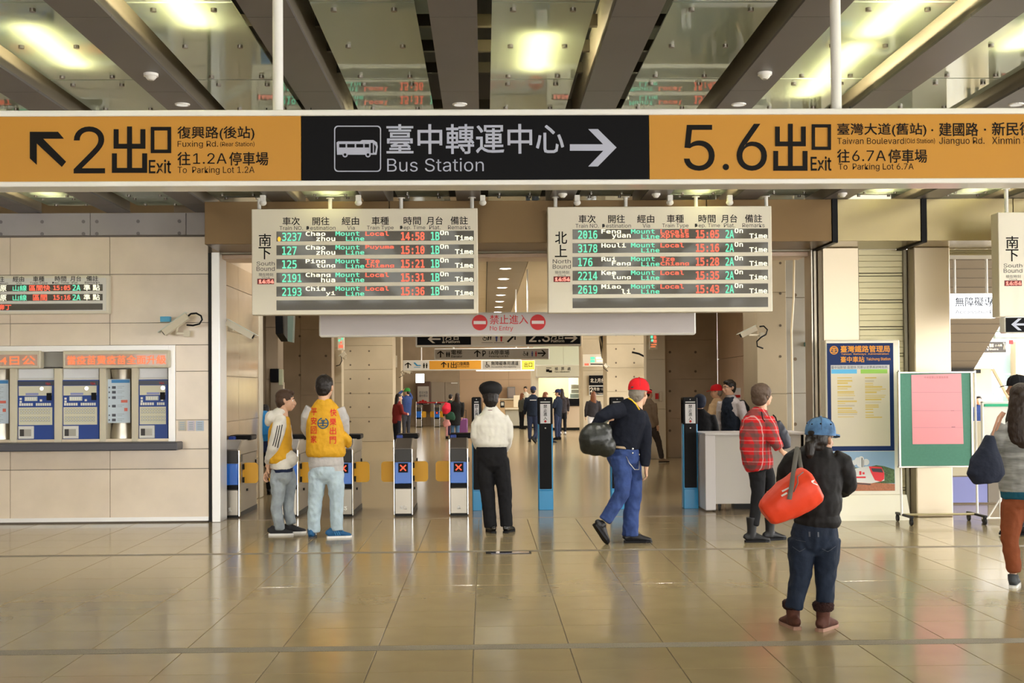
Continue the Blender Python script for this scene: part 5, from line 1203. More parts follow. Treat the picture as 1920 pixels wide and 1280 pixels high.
class Person:
    def __init__(s, label, Y, foot, face=0, chest=0, k=1.0, group=None, name='person', near=True):
        s.Y = Y; s.k = k; s.face = face; s.chest = chest; s.near = near
        p = at(foot[0], foot[1], Y); s.root = thing(name, label, 'person', (p.x, Y, 0), group)
        s.vox = .0075 if near else .014; s.cv = .0095 if near else .018; s.wr = .0038 if near else .003
        s.body = MB()
    def J(s, p):
        return at(p[0], p[1], s.Y+(p[2] if len(p) > 2 else 0))
    def head(s, c, face=None, tilt=0, k=None, bits=False, skin=None):
        s.hc = s.J(c); s.hk = (k or s.k); s.hf = frame(s.face if face is None else face, tilt); head_shape(s.body, s.hc, *s.hf, s.hk)
        s.skin = skin or SKIN
        if bits: face_bits(s.root, s.hc, *s.hf, s.hk)
    def HP(s, a, f, u): S, Fw, U = s.hf; return s.hc+(S*a+Fw*f+U*u)*s.hk
    def hair(s, m, kind='short', parts=None):
        S, Fw, U = s.hf; M = Matrix((S, Fw, U)).transposed(); r = lambda *a: tuple(v*s.hk for v in a); mb = MB()
        mb.ell(s.HP(0,-.020,.040), r(.082,.094,.084), M); mb.ell(s.HP(0,-.045,.0), r(.077,.066,.075), M)
        if kind == 'short': mb.ell(s.HP(0,.035,.085), r(.060,.05,.028), M); mb.ell(s.HP(0,-.055,-.045), r(.058,.042,.04), M)
        if kind == 'bob':
            mb.ell(s.HP(0,-.03,.03), r(.100,.108,.098), M); mb.ell(s.HP(0,-.05,-.05), r(.085,.07,.06), M)
            for q in range(12):
                a = q*PI/6; mb.ell(s.HP(.075*math.cos(a),-.04+.075*math.sin(a)*.7,.02+.05*math.sin(q*2.1)), r(.034,.034,.034), M, 8, 6)
        if kind == 'long':
            mb.tube([s.HP(0,-.03,.06), s.HP(0,-.055,-.04), s.HP(0,-.075,-.14), s.HP(0,-.085,-.24), s.HP(0,-.085,-.33), s.HP(.0,-.08,-.38)], [(.07*s.hk,.07*s.hk),(.092*s.hk,.070*s.hk),(.100*s.hk,.052*s.hk),(.105*s.hk,.042*s.hk),(.085*s.hk,.034*s.hk),(.03*s.hk,.014*s.hk)], 16, side=S)
        if kind == 'tail': mb.tube([s.HP(0,-.08,.0), s.HP(0,-.12,-.03), s.HP(0,-.125,-.10), s.HP(0,-.10,-.16)], [.03*s.hk,.036*s.hk,.03*s.hk,.012*s.hk], 10); mb.ell(s.HP(0,-.055,-.045), r(.060,.045,.045), M)
        remesh('hair', mb, s.vox, m, s.root, 3, .003 if s.near else 0, 30)
    def cap(s, m, brim=None, button=True, tilt_u=.055, back=None):
        S, Fw, U = s.hf; M = Matrix((S, Fw, U)).transposed(); k = s.hk; mb = MB(); seg = 20; vs = []
        prof = [(1.0,0),(1.0,.025),(.96,.05),(.85,.078),(.65,.098),(.35,.108),(0.01,.112)]
        vs = [s.HP(.093*a*math.cos(2*PI*q/seg), -.008+.110*a*math.sin(2*PI*q/seg), .028+z*1.05) for a, z in prof for q in range(seg)]
        fs = [(i*seg+q, i*seg+(q+1)%seg, (i+1)*seg+(q+1)%seg, (i+1)*seg+q) for i in range(len(prof)-1) for q in range(seg)]+[tuple(range(seg-1,-1,-1)), tuple((len(prof)-1)*seg+q for q in range(seg))]
        mb.add(vs, fs); c = obj('cap', mb, m, s.root, auto=60)
        pts = [(-.075,.06,.034),(-.068,.115,.030),(-.045,.155,.022),(0,.172,.016),(.045,.155,.022),(.068,.115,.030),(.075,.06,.034)]
        b = MB(); n = len(pts); b.add([s.HP(a,f,u) for a,f,u in pts]+[s.HP(a,f,u+.008) for a,f,u in pts], [tuple(range(n-1,-1,-1)), tuple(range(n,2*n))]+[(i,(i+1)%n,(i+1)%n+n,i+n) for i in range(n)])
        obj('brim', b, brim or m, c)
        if button: obj('cap_button', MB().ell(s.HP(0,-.008,.148), (.010*k,.010*k,.006*k), M, 10, 6), m, c, True)
        if back:
            obj('cap_opening', MB().ell(s.HP(0,-.100,.040), (.034*k,.022*k,.024*k), M, 14, 8), back, c, True)
        mm = MB()
        for q in range(6):
            a = q*PI/3+.2; mm.tube([s.HP(.0935*.97*math.cos(a)*t, -.008+.1105*.97*math.sin(a)*t, .028+1.05*z+.0015) for t, z in ((1,.03),(.97,.05),(.86,.079),(.66,.0985),(.35,.1085),(.05,.112))], .0016*k, 5)
        obj('cap_seams', mm, mat('cap seam', (.05,.05,.06), .8), c)
        return c
    def limb(s, mb, pts, rad, seg=12, side=None): mb.tube([s.J(p) if not isinstance(p, Vector) else p for p in pts], [tuple(v*s.k for v in r) if isinstance(r, tuple) else r*s.k for r in rad], seg, side=side)
    def torso(s, mb, pts, rad):
        S, Fw, U = frame(s.chest); s.limb(mb, pts, rad, 20, side=S)
    def hand(s, wr, d, n, curl=.6):
        hand(s.body, s.J(wr), d, n, s.k, curl)
    def core(s, hips, neck, arms=(), legs=()):
        """skin-coloured body under the clothes, joined to head and hands"""
        S = frame(s.chest)[0]
        s.limb(s.body, [hips, ((hips[0]*.6+neck[0]*.4), (hips[1]*.6+neck[1]*.4)), ((hips[0]*.2+neck[0]*.8), (hips[1]*.2+neck[1]*.8)), neck], [(.11,.08),(.10,.08),(.11,.08),(.05,.05)], 12, side=S)
        for a in arms: s.limb(s.body, a, [.036,.030,.020][:len(a)] if len(a) <= 3 else [.036]*(len(a)-1)+[.020], 10)
        for l in legs: s.limb(s.body, l, [.05,.035,.03][:len(l)], 10)
    def done(s): remesh('body', s.body, s.vox, s.skin, s.root, 3)
    def part(s, name, mb, m, wr=None, vox=None, sm=4): return remesh(name, mb, vox or s.cv, m, s.root, sm, s.wr if wr is None else wr)
def bvh(*obs):
    bm = bmesh.new()
    for o in obs:
        me = o.data.copy(); me.transform(Matrix.Translation(origin(o.parent) if o.parent else o.location)); bm.from_mesh(me); bpy.data.meshes.remove(me)
    t = BVHTree.FromBMesh(bm); bm.free(); return t
def drape(name, mbf, target, m, parent, gap=.004, subdiv=0):
    """lay a flat print on the cloth behind it (moved along +Y until it touches)"""
    me = mbf.mesh(name)
    if subdiv:
        bm = bmesh.new(); bm.from_mesh(me); bmesh.ops.subdivide_edges(bm, edges=list(bm.edges), cuts=subdiv, use_grid_fill=True); bm.to_mesh(me); bm.free()
    T = bvh(target); y0 = min(v.co.y for v in me.vertices)-2
    miss = {}
    for v in me.vertices:
        h = T.ray_cast(Vector((v.co.x, y0, v.co.z)), Vector((0,1,0)), 6)
        miss[v.index] = h[0] is None
        if h[0] is not None: v.co.y = h[0].y-gap
    bm = bmesh.new(); bm.from_mesh(me); bm.verts.ensure_lookup_table()
    bmesh.ops.delete(bm, geom=[v for v in bm.verts if miss[v.index]], context='VERTS'); bm.to_mesh(me); bm.free()
    return link(name, me, m, parent)
def fdrop(px, py): return ground(px, py).y
DEFER = []
def plaid():
    m = bpy.data.materials.new('red plaid flannel'); m.use_nodes = True; nt = m.node_tree; b = nt.nodes['Principled BSDF']; N = nt.nodes.new; L = nt.links.new
    b.inputs['Roughness'].default_value = .85; b.inputs['Specular IOR Level'].default_value = .15
    tc = N('ShaderNodeTexCoord'); sp = N('ShaderNodeSeparateXYZ'); L(tc.outputs['Object'], sp.inputs[0])
    def stripes(sock, per, lo, hi):
        a = N('ShaderNodeMath'); a.operation = 'DIVIDE'; a.inputs[1].default_value = per; L(sock, a.inputs[0])
        f = N('ShaderNodeMath'); f.operation = 'FRACT'; L(a.outputs[0], f.inputs[0])
        g = N('ShaderNodeMath'); g.operation = 'COMPARE'; g.inputs[1].default_value = (lo+hi)/2; g.inputs[2].default_value = (hi-lo)/2; L(f.outputs[0], g.inputs[0]); return g.outputs[0]
    def mix(f, a, col, fac):
        x = N('ShaderNodeMix'); x.data_type = 'RGBA'; m1 = N('ShaderNodeMath'); m1.operation = 'MULTIPLY'; m1.inputs[1].default_value = fac; L(f, m1.inputs[0]); L(m1.outputs[0], x.inputs['Factor'])
        if isinstance(a, tuple): x.inputs[6].default_value = a
        else: L(a, x.inputs[6])
        x.inputs[7].default_value = col; return x.outputs[2]
    ad = N('ShaderNodeMath'); ad.operation = 'ADD'; L(sp.outputs['X'], ad.inputs[0]); L(sp.outputs['Y'], ad.inputs[1])
    c = mix(stripes(ad.outputs[0], .11, .0, .34), (.52,.018,.022,1), (.07,.075,.07,1), .6)
    c = mix(stripes(sp.outputs['Z'], .11, .0, .34), c, (.07,.075,.07,1), .6)
    c = mix(stripes(ad.outputs[0], .11, .62, .72), c, (.62,.55,.53,1), .5)
    c = mix(stripes(sp.outputs['Z'], .11, .62, .70), c, (.60,.5,.5,1), .3)
    L(c, b.inputs['Base Color']); return m
# ---------------------------------------------------------------- man in white hoodie and yellow vest (profile, facing right)
Y1 = fdrop(530, 1003)
VEST = cloth('yellow vest nylon', (.62,.33,.02), .6); HOOD = cloth('off white hoodie', (.66,.63,.57))
p = Person('young man in white hoodie under yellow vest, hands behind back, facing right', Y1, (527,1004), 75, 55)
p.head((536,751), 78, 4, 1.06, bits=True)
p.core((530,868), (530,785), [((517,805),(508,850),(500,876)), ((538,806,.12),(520,855,.16),(503,884,.08))], [((525,880),(522,925),(522,985)),((537,880,.12),(541,930,.12),(546,975,.12))])
p.hand((503,873), (-.25,.3,-.9), (.9,.2,-.2), .5); p.hand((505,884,.05), (-.5,-.1,-.75), (.7,-.5,-.3), 1.0)
p.done(); p.hair(mat('brown hair', (.06,.032,.018), .5, bump=.5, bscale=90), 'short')
t = MB(); p.torso(t, [(528,879),(528,866),(527,835),(526,808),(526,792),(530,778)], [(.135,.115),(.142,.125),(.128,.112),(.130,.105),(.105,.085),(.065,.06)])
p.limb(t, [(528,785,-.03),(524,797,-.10),(520,815,-.15),(512,840,-.13),(505,858,-.06),(502,866,0)], [.062,.078,.074,.062,.050,.038], 14); p.limb(t, [(536,797,.14),(540,830,.20),(522,860,.20),(507,876,.08)], [.06,.06,.052,.04], 12)
t.ell(p.J((546,860,-.03)), (.075,.085,.085)); t.ell(p.J((509,783)), (.07,.085,.08)); t.ell(p.J((504,790)), (.05,.06,.055)); t.tube([p.J((534,768)),p.J((524,775)),p.J((512,784))], [.058,.072,.07], 14)
hoodie = p.part('hoodie', t, HOOD)
v = MB(); p.torso(v, [(525,868),(525,860),(525,835),(525,808),(527,790),(532,778)], [(.125,.125),(.146,.146),(.140,.132),(.140,.124),(.118,.100),(.06,.07)])
vest = p.part('vest', v, VEST, .005)
t = MB(); p.torso(t, [(530,885),(529,872)], [(.128,.110),(.128,.110)]); p.part('shirt_hem', t, cloth('navy hem', (.012,.02,.055)))
t = MB(); p.torso(t, [(529,908),(529,897),(529,880)], [(.06,.06),(.115,.10),(.124,.104)])
JE1 = cloth('grey blue jeans', (.30,.34,.37), .8, .22, .8, 18)
p.limb(t, [(524,880),(521,905),(522,930),(518,955),(524,984),(524,993)], [.092,.088,.070,.062,.058,.056], 14); p.limb(t, [(537,880,.12),(542,905,.12),(541,930,.12),(541,960,.12),(547,982,.12)], [.088,.084,.066,.058,.054], 14)
p.part('trousers', t, JE1, .006, sm=9)
t = MB(); 
shoe(p.root, p.J((517,990)), 84, 0, 1.0, mat('black knit shoe', (.02,.02,.022), .7), mat('white sole', (.75,.74,.72), .5), lace=M_BLACK)
shoe(p.root, p.J((542,988,.16)), 72, 0, 1.0, mat('black knit shoe', (.02,.02,.022), .7), mat('white sole', (.75,.74,.72), .5), lace=M_BLACK)
DEFER.append(('sleeve_stripes', [[(533-4*q,795+q),(534.6-4*q,795+q),(532-4*q,815),(530.4-4*q,815)] for q in range(3)]+[[(532-4*q,815),(530.4-4*q,815),(524.4-4*q,838-2*q),(526-4*q,838-2*q)] for q in range(3)], hoodie, M_BLACK, p))
P1 = p
# ---------------------------------------------------------------- man with lettered yellow vest (back)
Y2 = fdrop(616, 1008)
p = Person('man seen from behind in yellow vest with red characters, light blue jeans', Y2, (612,1008), 8, 0)
p.head((609,727), 12, 6, 1.17); p.core((611,870), (609,758), [((580,775),(576,810,.15),(595,830,.28)), ((640,775),(645,815,.15),(625,830,.28))], [((597,880),(593,930),(590,990)),((627,880),(632,930),(632,990))])
p.hand((598,830,.28), (1,.2,.1), (0,-1,0), .8); p.hand((622,832,.28), (-1,.2,.1), (0,-1,0), .8)
p.done(); p.hair(HAIRB, 'short')
t = MB(); p.torso(t, [(612,872),(611,860),(609,790),(609,768)], [(.195,.13),(.19,.13),(.195,.12),(.13,.09)])
p.limb(t, [(584,765),(575,780),(573,803,.08),(590,830,.24)], [.068,.062,.056,.045], 14); p.limb(t, [(635,766),(644,785),(646,810,.08),(630,832,.24)], [.068,.062,.058,.045], 14)
p.limb(t, [(612,884),(612,866)], [(.185,.12),(.19,.12)], 20, side=(1,0,0))
p.part('shirt', t, cloth('light grey shirt', (.46,.44,.43)))
v = MB(); p.torso(v, [(611,856),(611,850),(610,825),(609,790),(609,770),(609,757,-.02),(609,748,-.02)], [(.200,.140),(.218,.155),(.208,.150),(.205,.142),(.185,.118),(.120,.095),(.074,.074)])
p.limb(v, [(640,815),(650,826,.05),(654,836,.12)], [(.06,.06),(.065,.05),(.03,.03)], 12)
vest2 = p.part('vest', v, VEST, .0045)
t = MB(); p.torso(t, [(611,906),(611,896),(611,884),(612,870)], [(.06,.06),(.150,.115),(.176,.132),(.17,.12)])
JE2 = cloth('light blue jeans', (.40,.50,.57), .8, .14, .8, 18)
p.limb(t, [(595,885),(594,910),(591,940),(589,970),(589,997)], [.098,.092,.075,.070,.066], 14); p.limb(t, [(628,885),(630,910),(631,940),(631,970),(632,994)], [.098,.092,.075,.068,.062], 14)
jeans2 = p.part('trousers', t, JE2, .006, sm=9)
SB = mat('blue running shoe', (.015,.09,.22), .6)
shoe(p.root, p.J((584,1000)), -2, 0, 1.0, SB, mat('dark sole', (.05,.05,.055), .6), lace=mat('blue lace',(.02,.16,.4)), stripe=mat('white trim', (.7,.7,.7)))
shoe(p.root, p.J((626,1000)), 78, 0, 1.0, SB, mat('white sole', (.75,.74,.72), .5), lace=mat('blue lace',(.02,.16,.4)), stripe=mat('blue trim', (.05,.25,.5)))
P2 = p
# ---------------------------------------------------------------- station officer, white shirt
Y3 = fdrop(935, 998)
p = Person('station officer in white shirt, black trousers and peaked cap seen from behind', Y3, (935,999), -2, 0)
p.head((920,750), -2, 4, 1.08); p.core((922,840), (921,785), [((900,790),(892,818),(904,845,.18)), ((944,790),(953,818),(945,845,.18))], [((910,860),(913,920),(920,985)),((938,860),(948,920),(950,985))])
p.hand((905,843,.22), (.9,.3,-.3), (0,1,0), .7); p.hand((944,843,.22), (-.9,.3,-.3), (0,1,0), .7)
p.done(); p.hair(HAIRB, 'short')
WSH = cloth('white shirt', (.74,.72,.66), .7, .04, .5, 16)
t = MB(); p.torso(t, [(922,838),(922,832),(922,815),(922,797),(921,782),(921,773,-.02),(920,764,-.02)], [(.165,.120),(.186,.138),(.186,.135),(.198,.125),(.178,.105),(.115,.09),(.072,.072)])
p.limb(t, [(902,783),(894,798),(892,818),(896,834,.08),(904,845,.18)], [.070,.066,.060,.050,.040], 14); p.limb(t, [(942,783),(951,798),(953,818),(950,834,.08),(945,845,.18)], [.070,.066,.060,.050,.040], 14)
p.limb(t, [(920,768,-.02),(920,760,-.015)], [(.072,.070),(.066,.066)], 16, side=(1,0,0))
shirt3 = p.part('shirt', t, WSH, .004)
obj('collar_line', MB().tube([at(920+12.2*math.sin(a), 768.5-.2*abs(math.sin(a)), Y3-.02-.076*math.cos(a)) for a in [q*PI/8-PI/2 for q in range(9)]], .0035, 6), mat('dark red line', (.12,.01,.015)), p.root)
BKT = cloth('black trousers', (.010,.010,.012), .8, .1, .4)
t = MB(); p.torso(t, [(924,884),(924,872),(922,855),(921,836)], [(.07,.07),(.160,.12),(.177,.134),(.168,.124)])
p.limb(t, [(909,860),(909,885),(914,920),(917,955),(920,988)], [.098,.096,.082,.075,.072], 14); p.limb(t, [(938,860),(941,885),(946,920),(948,955),(950,987)], [.098,.096,.082,.072,.068], 14)
p.part('trousers', t, BKT, .004, sm=9)
for a, h in (((923,991),-14),((951,990),20)): shoe(p.root, p.J(a), h, 0, 1.0, mat('polished black leather', (.01,.01,.01), .25, spec=.5), M_BLACK)
S_, F_, U_ = p.hf
c_ = MB(); Pp = lambda f, u: p.HP(0, f, u)
c_.tube([Pp(0,.030), Pp(.0,.055), Pp(.0,.07), Pp(.0,.10), Pp(.0,.130), Pp(.0,.160), Pp(0,.182), Pp(0,.196), Pp(0,.202)], [(.092,.104),(.095,.107),(.108,.118),(.128,.136),(.133,.140),(.120,.128),(.092,.10),(.05,.06),(.01,.01)], 26, side=S_)
c_ = obj('peaked_cap', c_, mat('black cap cloth', (.008,.008,.009), .75), p.root, auto=60)
obj('cap_visor', MB().ext([p.HP(a,f,u) for a,f,u in ((-.07,.07,.045),(-.05,.125,.03),(0,.145,.024),(.05,.125,.03),(.07,.07,.045))], (0,0,.006)), M_BLACK, c_)
# ---------------------------------------------------------------- man in red cap, walking right with a black bag
Y4 = fdrop(1190, 1018)
p = Person('grey haired man in red cap and navy sweater walking right with black bag', Y4, (1185,1019), 70, 32)
p.head((1198,738), 38, 6, 1.14); p.core((1172,835), (1187,765), [((1150,782,-.1),(1122,790,-.12),(1115,815,-.12)), ((1206,795),(1214,840,.0),(1212,880,-.05))], [((1162,860,-.06),(1166,925,-.10),(1134,976,-.10)),((1183,860,.08),(1188,930,.05),(1182,1000,.05))])
p.hand((1211,878,-.05), (.1,.1,-1), (-1,.1,0), .7); p.hand((1118,812,-.1), (-.2,0,-1), (1,0,0), 1.3)
p.done(); p.hair(HAIRG, 'short'); 
REDC = cloth('red cap cotton', (.62,.012,.018), .8, .06, .3); rc = p.cap(REDC)
obj('cap_strap', MB().ell(p.HP(0,-.112,.050), (.020,.012,.009)), mat('dark strap', (.06,.05,.05)), rc)
t = MB(); p.torso(t, [(1167,842),(1167,832),(1172,808),(1178,785),(1182,768),(1186,758),(1190,751)], [(.175,.140),(.185,.150),(.190,.150),(.195,.135),(.170,.115),(.115,.085),(.07,.065)])
p.limb(t, [(1198,775,.04),(1208,800,.0),(1210,830,0),(1210,860,-.04),(1209,874,-.05)], [.084,.078,.068,.055,.044], 14)
p.limb(t, [(1165,768,-.08),(1146,772,-.16),(1126,782,-.20),(1115,800,-.18)], [.085,.076,.060,.045], 14)
NAV = cloth('dark navy sweater', (.008,.010,.018), .9, .1, .4)
sweater = p.part('sweater', t, NAV, .004)
obj('yellow_lanyard', MB().tube([p.J((1178,746,-.10)), p.J((1185,750,-.13)), p.J((1192,757,-.15)), p.J((1199,768,-.16))], .008, 6), mat('yellow lanyard', (.8,.5,.03), .6), p.root, True)
t = MB(); p.torso(t, [(1172,882),(1171,870),(1168,855),(1167,838)], [(.07,.07),(.150,.13),(.174,.148),(.165,.14)])
JE4 = cloth('blue denim', (.035,.065,.20), .8, .25, .9, 16)
p.limb(t, [(1160,855,-.06),(1168,890,-.08),(1166,925,-.10),(1148,955,-.10),(1134,976,-.10)], [.100,.095,.078,.070,.066], 14); p.limb(t, [(1183,855,.08),(1187,890,.08),(1188,930,.05),(1183,965,.05),(1182,1004,.05)], [.100,.095,.084,.080,.084], 14)
p.part('trousers', t, JE4, .006, sm=9)
bl_ = [at(1168+33*.88*math.sin(a), 839+3*math.sin(a), Y4-.155*math.cos(a)) for a in [q*PI/10-PI/2 for q in range(11)]]
obj('belt', MB().tube(bl_, [(.012,.004)]*11, 8, side=(0,0,1)), mat('tan belt', (.45,.34,.22), .6), p.root)
obj('key_clip', MB().ell(p.J((1186,841,-.15)), (.012,.01,.014)).ell(p.J((1186,849,-.15)), (.010,.01,.012)), M_CHROME, p.root)
obj('key_chain', MB().tube([p.J((1174,855,-.155)), p.J((1180,868,-.165)), p.J((1190,880,-.16)), p.J((1198,880,-.13)), p.J((1199,864,-.10))], .004, 6), M_STEELH, p.root, True)
BLE = mat('black leather shoe', (.014,.014,.016), .4)
shoe(p.root, p.J((1185,1008,.05)), 88, 0, 1.08, BLE, M_BLACK); shoe(p.root, p.J((1130,984,-.10)), 60, 0.10, 1.0, BLE, M_BLACK, pitch=52)
bag = thing('shoulder_bag', 'large black leather holdall slung behind the man in red cap', 'bag', tuple(p.J((1117,850,-.16))))
t = MB(); B_ = lambda x, y, d=-.30: p.J((x,y,d))
t.ell(B_(1117,823), (.175,.125,.172)); t.ell(B_(1102,836), (.085,.085,.085)); t.ell(B_(1136,836), (.105,.10,.115)); t.ell(B_(1128,808), (.11,.09,.09))
LEA = mat('black bag leather', (.012,.014,.012), .33, bump=.5, bscale=20, spec=.5)
remesh('bag_body', t, .009, LEA, bag, 12, .0035, 7)
obj('bag_handle', MB().tube([B_(1102,824,-.35), B_(1106,812,-.36), B_(1116,802,-.345), B_(1130,795,-.31), B_(1140,789,-.26)], .010, 8), mat('olive strap', (.07,.075,.055), .5), bag, True)
obj('bag_buckle', MB().tube([B_(1098,818,-.34), B_(1101,823,-.35), B_(1105,823,-.36)], .006, 6), M_CHROME, bag, True)
# ---------------------------------------------------------------- woman in red plaid shirt
Y5 = fdrop(1425, 1016)
p = Person('woman in red plaid shirt, black trousers and ankle boots walking right', Y5, (1425,1017), 60, 40, .96)
p.head((1431,741), 62, 0, 1.02); p.core((1422,850), (1425,780), [((1408,790),(1404,830),(1420,845,-.1)), ((1440,790),(1448,820,-.08),(1468,848,-.16))], [((1418,860),(1422,920),(1413,985)),((1430,860,.1),(1440,910,.12),(1450,975,.12))])
p.hand((1466,846,-.15), (.8,-.1,-.7), (0,.5,-.8), .8); p.hand((1402,862,.15), (0,.1,-1), (1,0,0), .6)
p.done(); p.hair(mat('greying brown hair', (.085,.055,.038), .6, bump=.6, bscale=60), 'bob')
t = MB(); p.torso(t, [(1424,880),(1421,866),(1416,840),(1418,815),(1420,792),(1423,776),(1426,764)], [(.150,.13),(.168,.15),(.168,.15),(.180,.145),(.175,.125),(.13,.09),(.06,.055)])
p.limb(t, [(1440,786,-.06),(1446,805,-.12),(1450,822,-.16),(1462,841,-.18)], [.078,.076,.070,.052], 14); p.limb(t, [(1402,788,.08),(1398,815,.12),(1398,840,.15),(1402,858,.15)], [.070,.068,.06,.05], 12)
p.part('plaid_shirt', t, plaid(), .005)
obj('bag_strap', MB().tube([p.J((1428,772,-.10)), p.J((1430,785,-.17)), p.J((1434,790,-.19))], .006, 6), M_BLACK, p.root, True)
t = MB(); p.torso(t, [(1424,882),(1422,868)], [(.135,.12),(.14,.13)]); p.limb(t, [(1419,870),(1420,895),(1421,925),(1417,955),(1413,985)], [.100,.088,.072,.060,.056], 14); p.limb(t, [(1432,870,.12),(1440,895,.14),(1444,920,.15),(1446,945,.15),(1447,975,.15)], [.090,.080,.066,.056,.052], 14)
p.part('trousers', t, BKT, .004, sm=9)
shoe(p.root, p.J((1410,1010)), 85, 0, 1.0, BLE, M_BLACK, boot=.26, name='boot'); shoe(p.root, p.J((1444,1000,.15)), 70, 0.0, 1.0, BLE, M_BLACK, boot=.24, name='boot')
hb = thing('handbag', 'dark navy handbag hanging in front of the plaid-shirt woman', 'bag', tuple(p.J((1466,815,.1))))
remesh('bag_body', MB().tube([p.J((1456,790,.10)), p.J((1462,808,.10)), p.J((1470,825,.10)), p.J((1474,840,.10))], [(.04,.05),(.07,.06),(.08,.06),(.05,.05)], 14), .009, mat('navy bag leather', (.02,.022,.035), .4), hb, 4, .004, 12)
obj('bag_strap', MB().tube([p.J((1450,778,.06)), p.J((1454,782,.10)), p.J((1458,795,.10))], .008, 6), M_BLACK, hb, True)
# ---------------------------------------------------------------- woman in black jacket with red duffel bag
Y6 = fdrop(1520, 1180)
p = Person('short woman in blue tie-dye cap, black padded jacket and brown boots seen from behind', Y6, (1520,1180), 18, 0, .92)
p.head((1539,824), 48, 4, 1.03, skin=SKIN2); p.core((1530,980), (1530,850), [((1478,870),(1470,930,.1),(1500,935,.25)), ((1580,870),(1595,905,.05),(1570,925,.2))], [((1505,1000),(1502,1070),(1490,1140)),((1548,1000),(1550,1070),(1548,1145))])
p.hand((1508,925,.27), (.9,.3,.1), (0,-1,0), .9); p.hand((1568,915,.25), (-.9,.4,.1), (0,-1,0), .9)
p.done(); p.hair(HAIRB, 'tail')
tie = mat('tie dye blue cap', (.075,.17,.33), .8, noise=.6, nscale=11); cp = p.cap(tie, back=HAIRB)
mm = MB()
for a, f, u in ((-.05,-.085,.10),(.05,-.085,.10),(.085,-.02,.10),(0,-.105,.095)): mm.ell(p.HP(a,f,u), (.006,.006,.006), None, 8, 6)
obj('cap_eyelets', mm, M_BLACK, cp)
JK = cloth('black padded nylon', (.011,.010,.010), .7, .12, .5, 12, .2)
t = MB()
zs_ = [(1532,987,.155,.125),(1532,975,.170,.145),(1532,966,.152,.13),(1531,955,.175,.150),(1531,935,.182,.158),(1531,927,.172,.148),(1530,915,.182,.158),(1530,895,.186,.155),(1530,887,.178,.146),(1531,875,.182,.145),(1532,858,.172,.125),(1535,848,.125,.10),(1538,840,.088,.085),(1540,834,.080,.08)]
p.torso(t, [(a,b) for a,b,c,d in zs_], [(c,d) for a,b,c,d in zs_])
p.limb(t, [(1503,856),(1488,866),(1478,885),(1474,905,.03),(1482,925,.12),(1502,932,.24)], [.075,.084,.080,.070,.064,.045], 16); p.limb(t, [(1560,860),(1577,870),(1585,890,.02),(1588,908,.06),(1580,918,.16),(1570,918,.24)], [.075,.084,.080,.070,.058,.042], 16)
jacket = p.part('padded_jacket', t, JK, .006)
t = MB(); p.torso(t, [(1527,1040),(1527,1024),(1527,1003),(1530,978)], [(.06,.06),(.145,.12),(.167,.142),(.150,.12)])
DJ = cloth('dark indigo jeans', (.012,.019,.036), .8, .2, .8, 16)
p.limb(t, [(1503,1010),(1501,1045),(1502,1075),(1494,1110),(1489,1140)], [.098,.088,.074,.066,.066], 14); p.limb(t, [(1550,1010),(1550,1045),(1548,1075),(1547,1110),(1546,1142)], [.098,.088,.074,.064,.062], 14)
j6 = p.part('jeans', t, DJ, .007, sm=9)
BR = mat('brown suede boot', (.075,.026,.016), .85, noise=.2, nscale=30)
for q, (x_, y_, h_) in enumerate(((1487,1172,-8),(1544,1180,38))):
    pt = at(x_, y_, Y6+(.06 if q == 0 else -.02)); shoe(p.root, Vector((pt.x, pt.y, .07)), h_, 0, .98, BR, mat('tan rubber sole', (.30,.17,.12), .7), boot=.17, name='boot')
    cz = [Vector((pt.x, pt.y, z)) for z in (.13,.15,.175,.185)]
    remesh('fur_cuff', MB().tube(cz, [.058,.068,.068,.058], 16), .008, mat('dark brown fur', (.028,.010,.008), .95, bump=1, bscale=120), p.root, 2, .006, 60)
DEFER.append(('jeans_stitching', [[(1478,1008),(1480,1008.6),(1503,1012),(1503,1011)], [(1508,993),(1511,993),(1511,1002),(1508,1002)], [(1523,993),(1526,993),(1526,1002),(1523,1002)], [(1482,1022),(1493,1030),(1493,1031.2),(1482,1023.2)],[(1493,1030),(1503,1024),(1503,1025.2),(1493,1031.2)],[(1533,1024),(1545,1030),(1545,1031.2),(1533,1025.2)],[(1545,1030),(1560,1020),(1560,1021.2),(1545,1031.2)]], j6, mat('grey stitching', (.06,.07,.09)), p))
P6 = p
bag = thing('duffel_bag', 'bright orange red duffel bag hanging behind the woman in blue cap', 'bag', tuple(p.J((1480,935,-.28))))
D_ = lambda x, y, d=-.30: p.J((x,y,d))
ORG = cloth('orange red nylon', (.72,.055,.018), .5, .05, .35, 10, .3)
ax = (D_(1437,964)-D_(1508,915)).normalized(); ws = ax.cross(Vector((0,1,0))).normalized()
t = MB(); t.tube([D_(1527,905), D_(1522,908), D_(1505,918), D_(1480,934), D_(1455,950), D_(1440,960), D_(1434,964)], [(.100,.09),(.128,.115),(.136,.125),(.128,.120),(.108,.105),(.088,.085),(.068,.065)], 22, side=ws)
db = remesh('bag_body', t, .008, ORG, bag, 2, .005, 8)
DEFER.append(('bag_print', [[(1511,898),(1519,896),(1517,899),(1514,901),(1523,905),(1521,906),(1511,901)], [(1514,902),(1524,906),(1523.5,907),(1513,903)], [(1458,917),(1470,910),(1471,912.5),(1459,919.5)], [(1456,925),(1466,919),(1467,922),(1457,928)]], db, mat('white bag print', (.75,.72,.68)), None))
GST = cloth('grey webbing', (.13,.12,.105), .8, .1, .3)
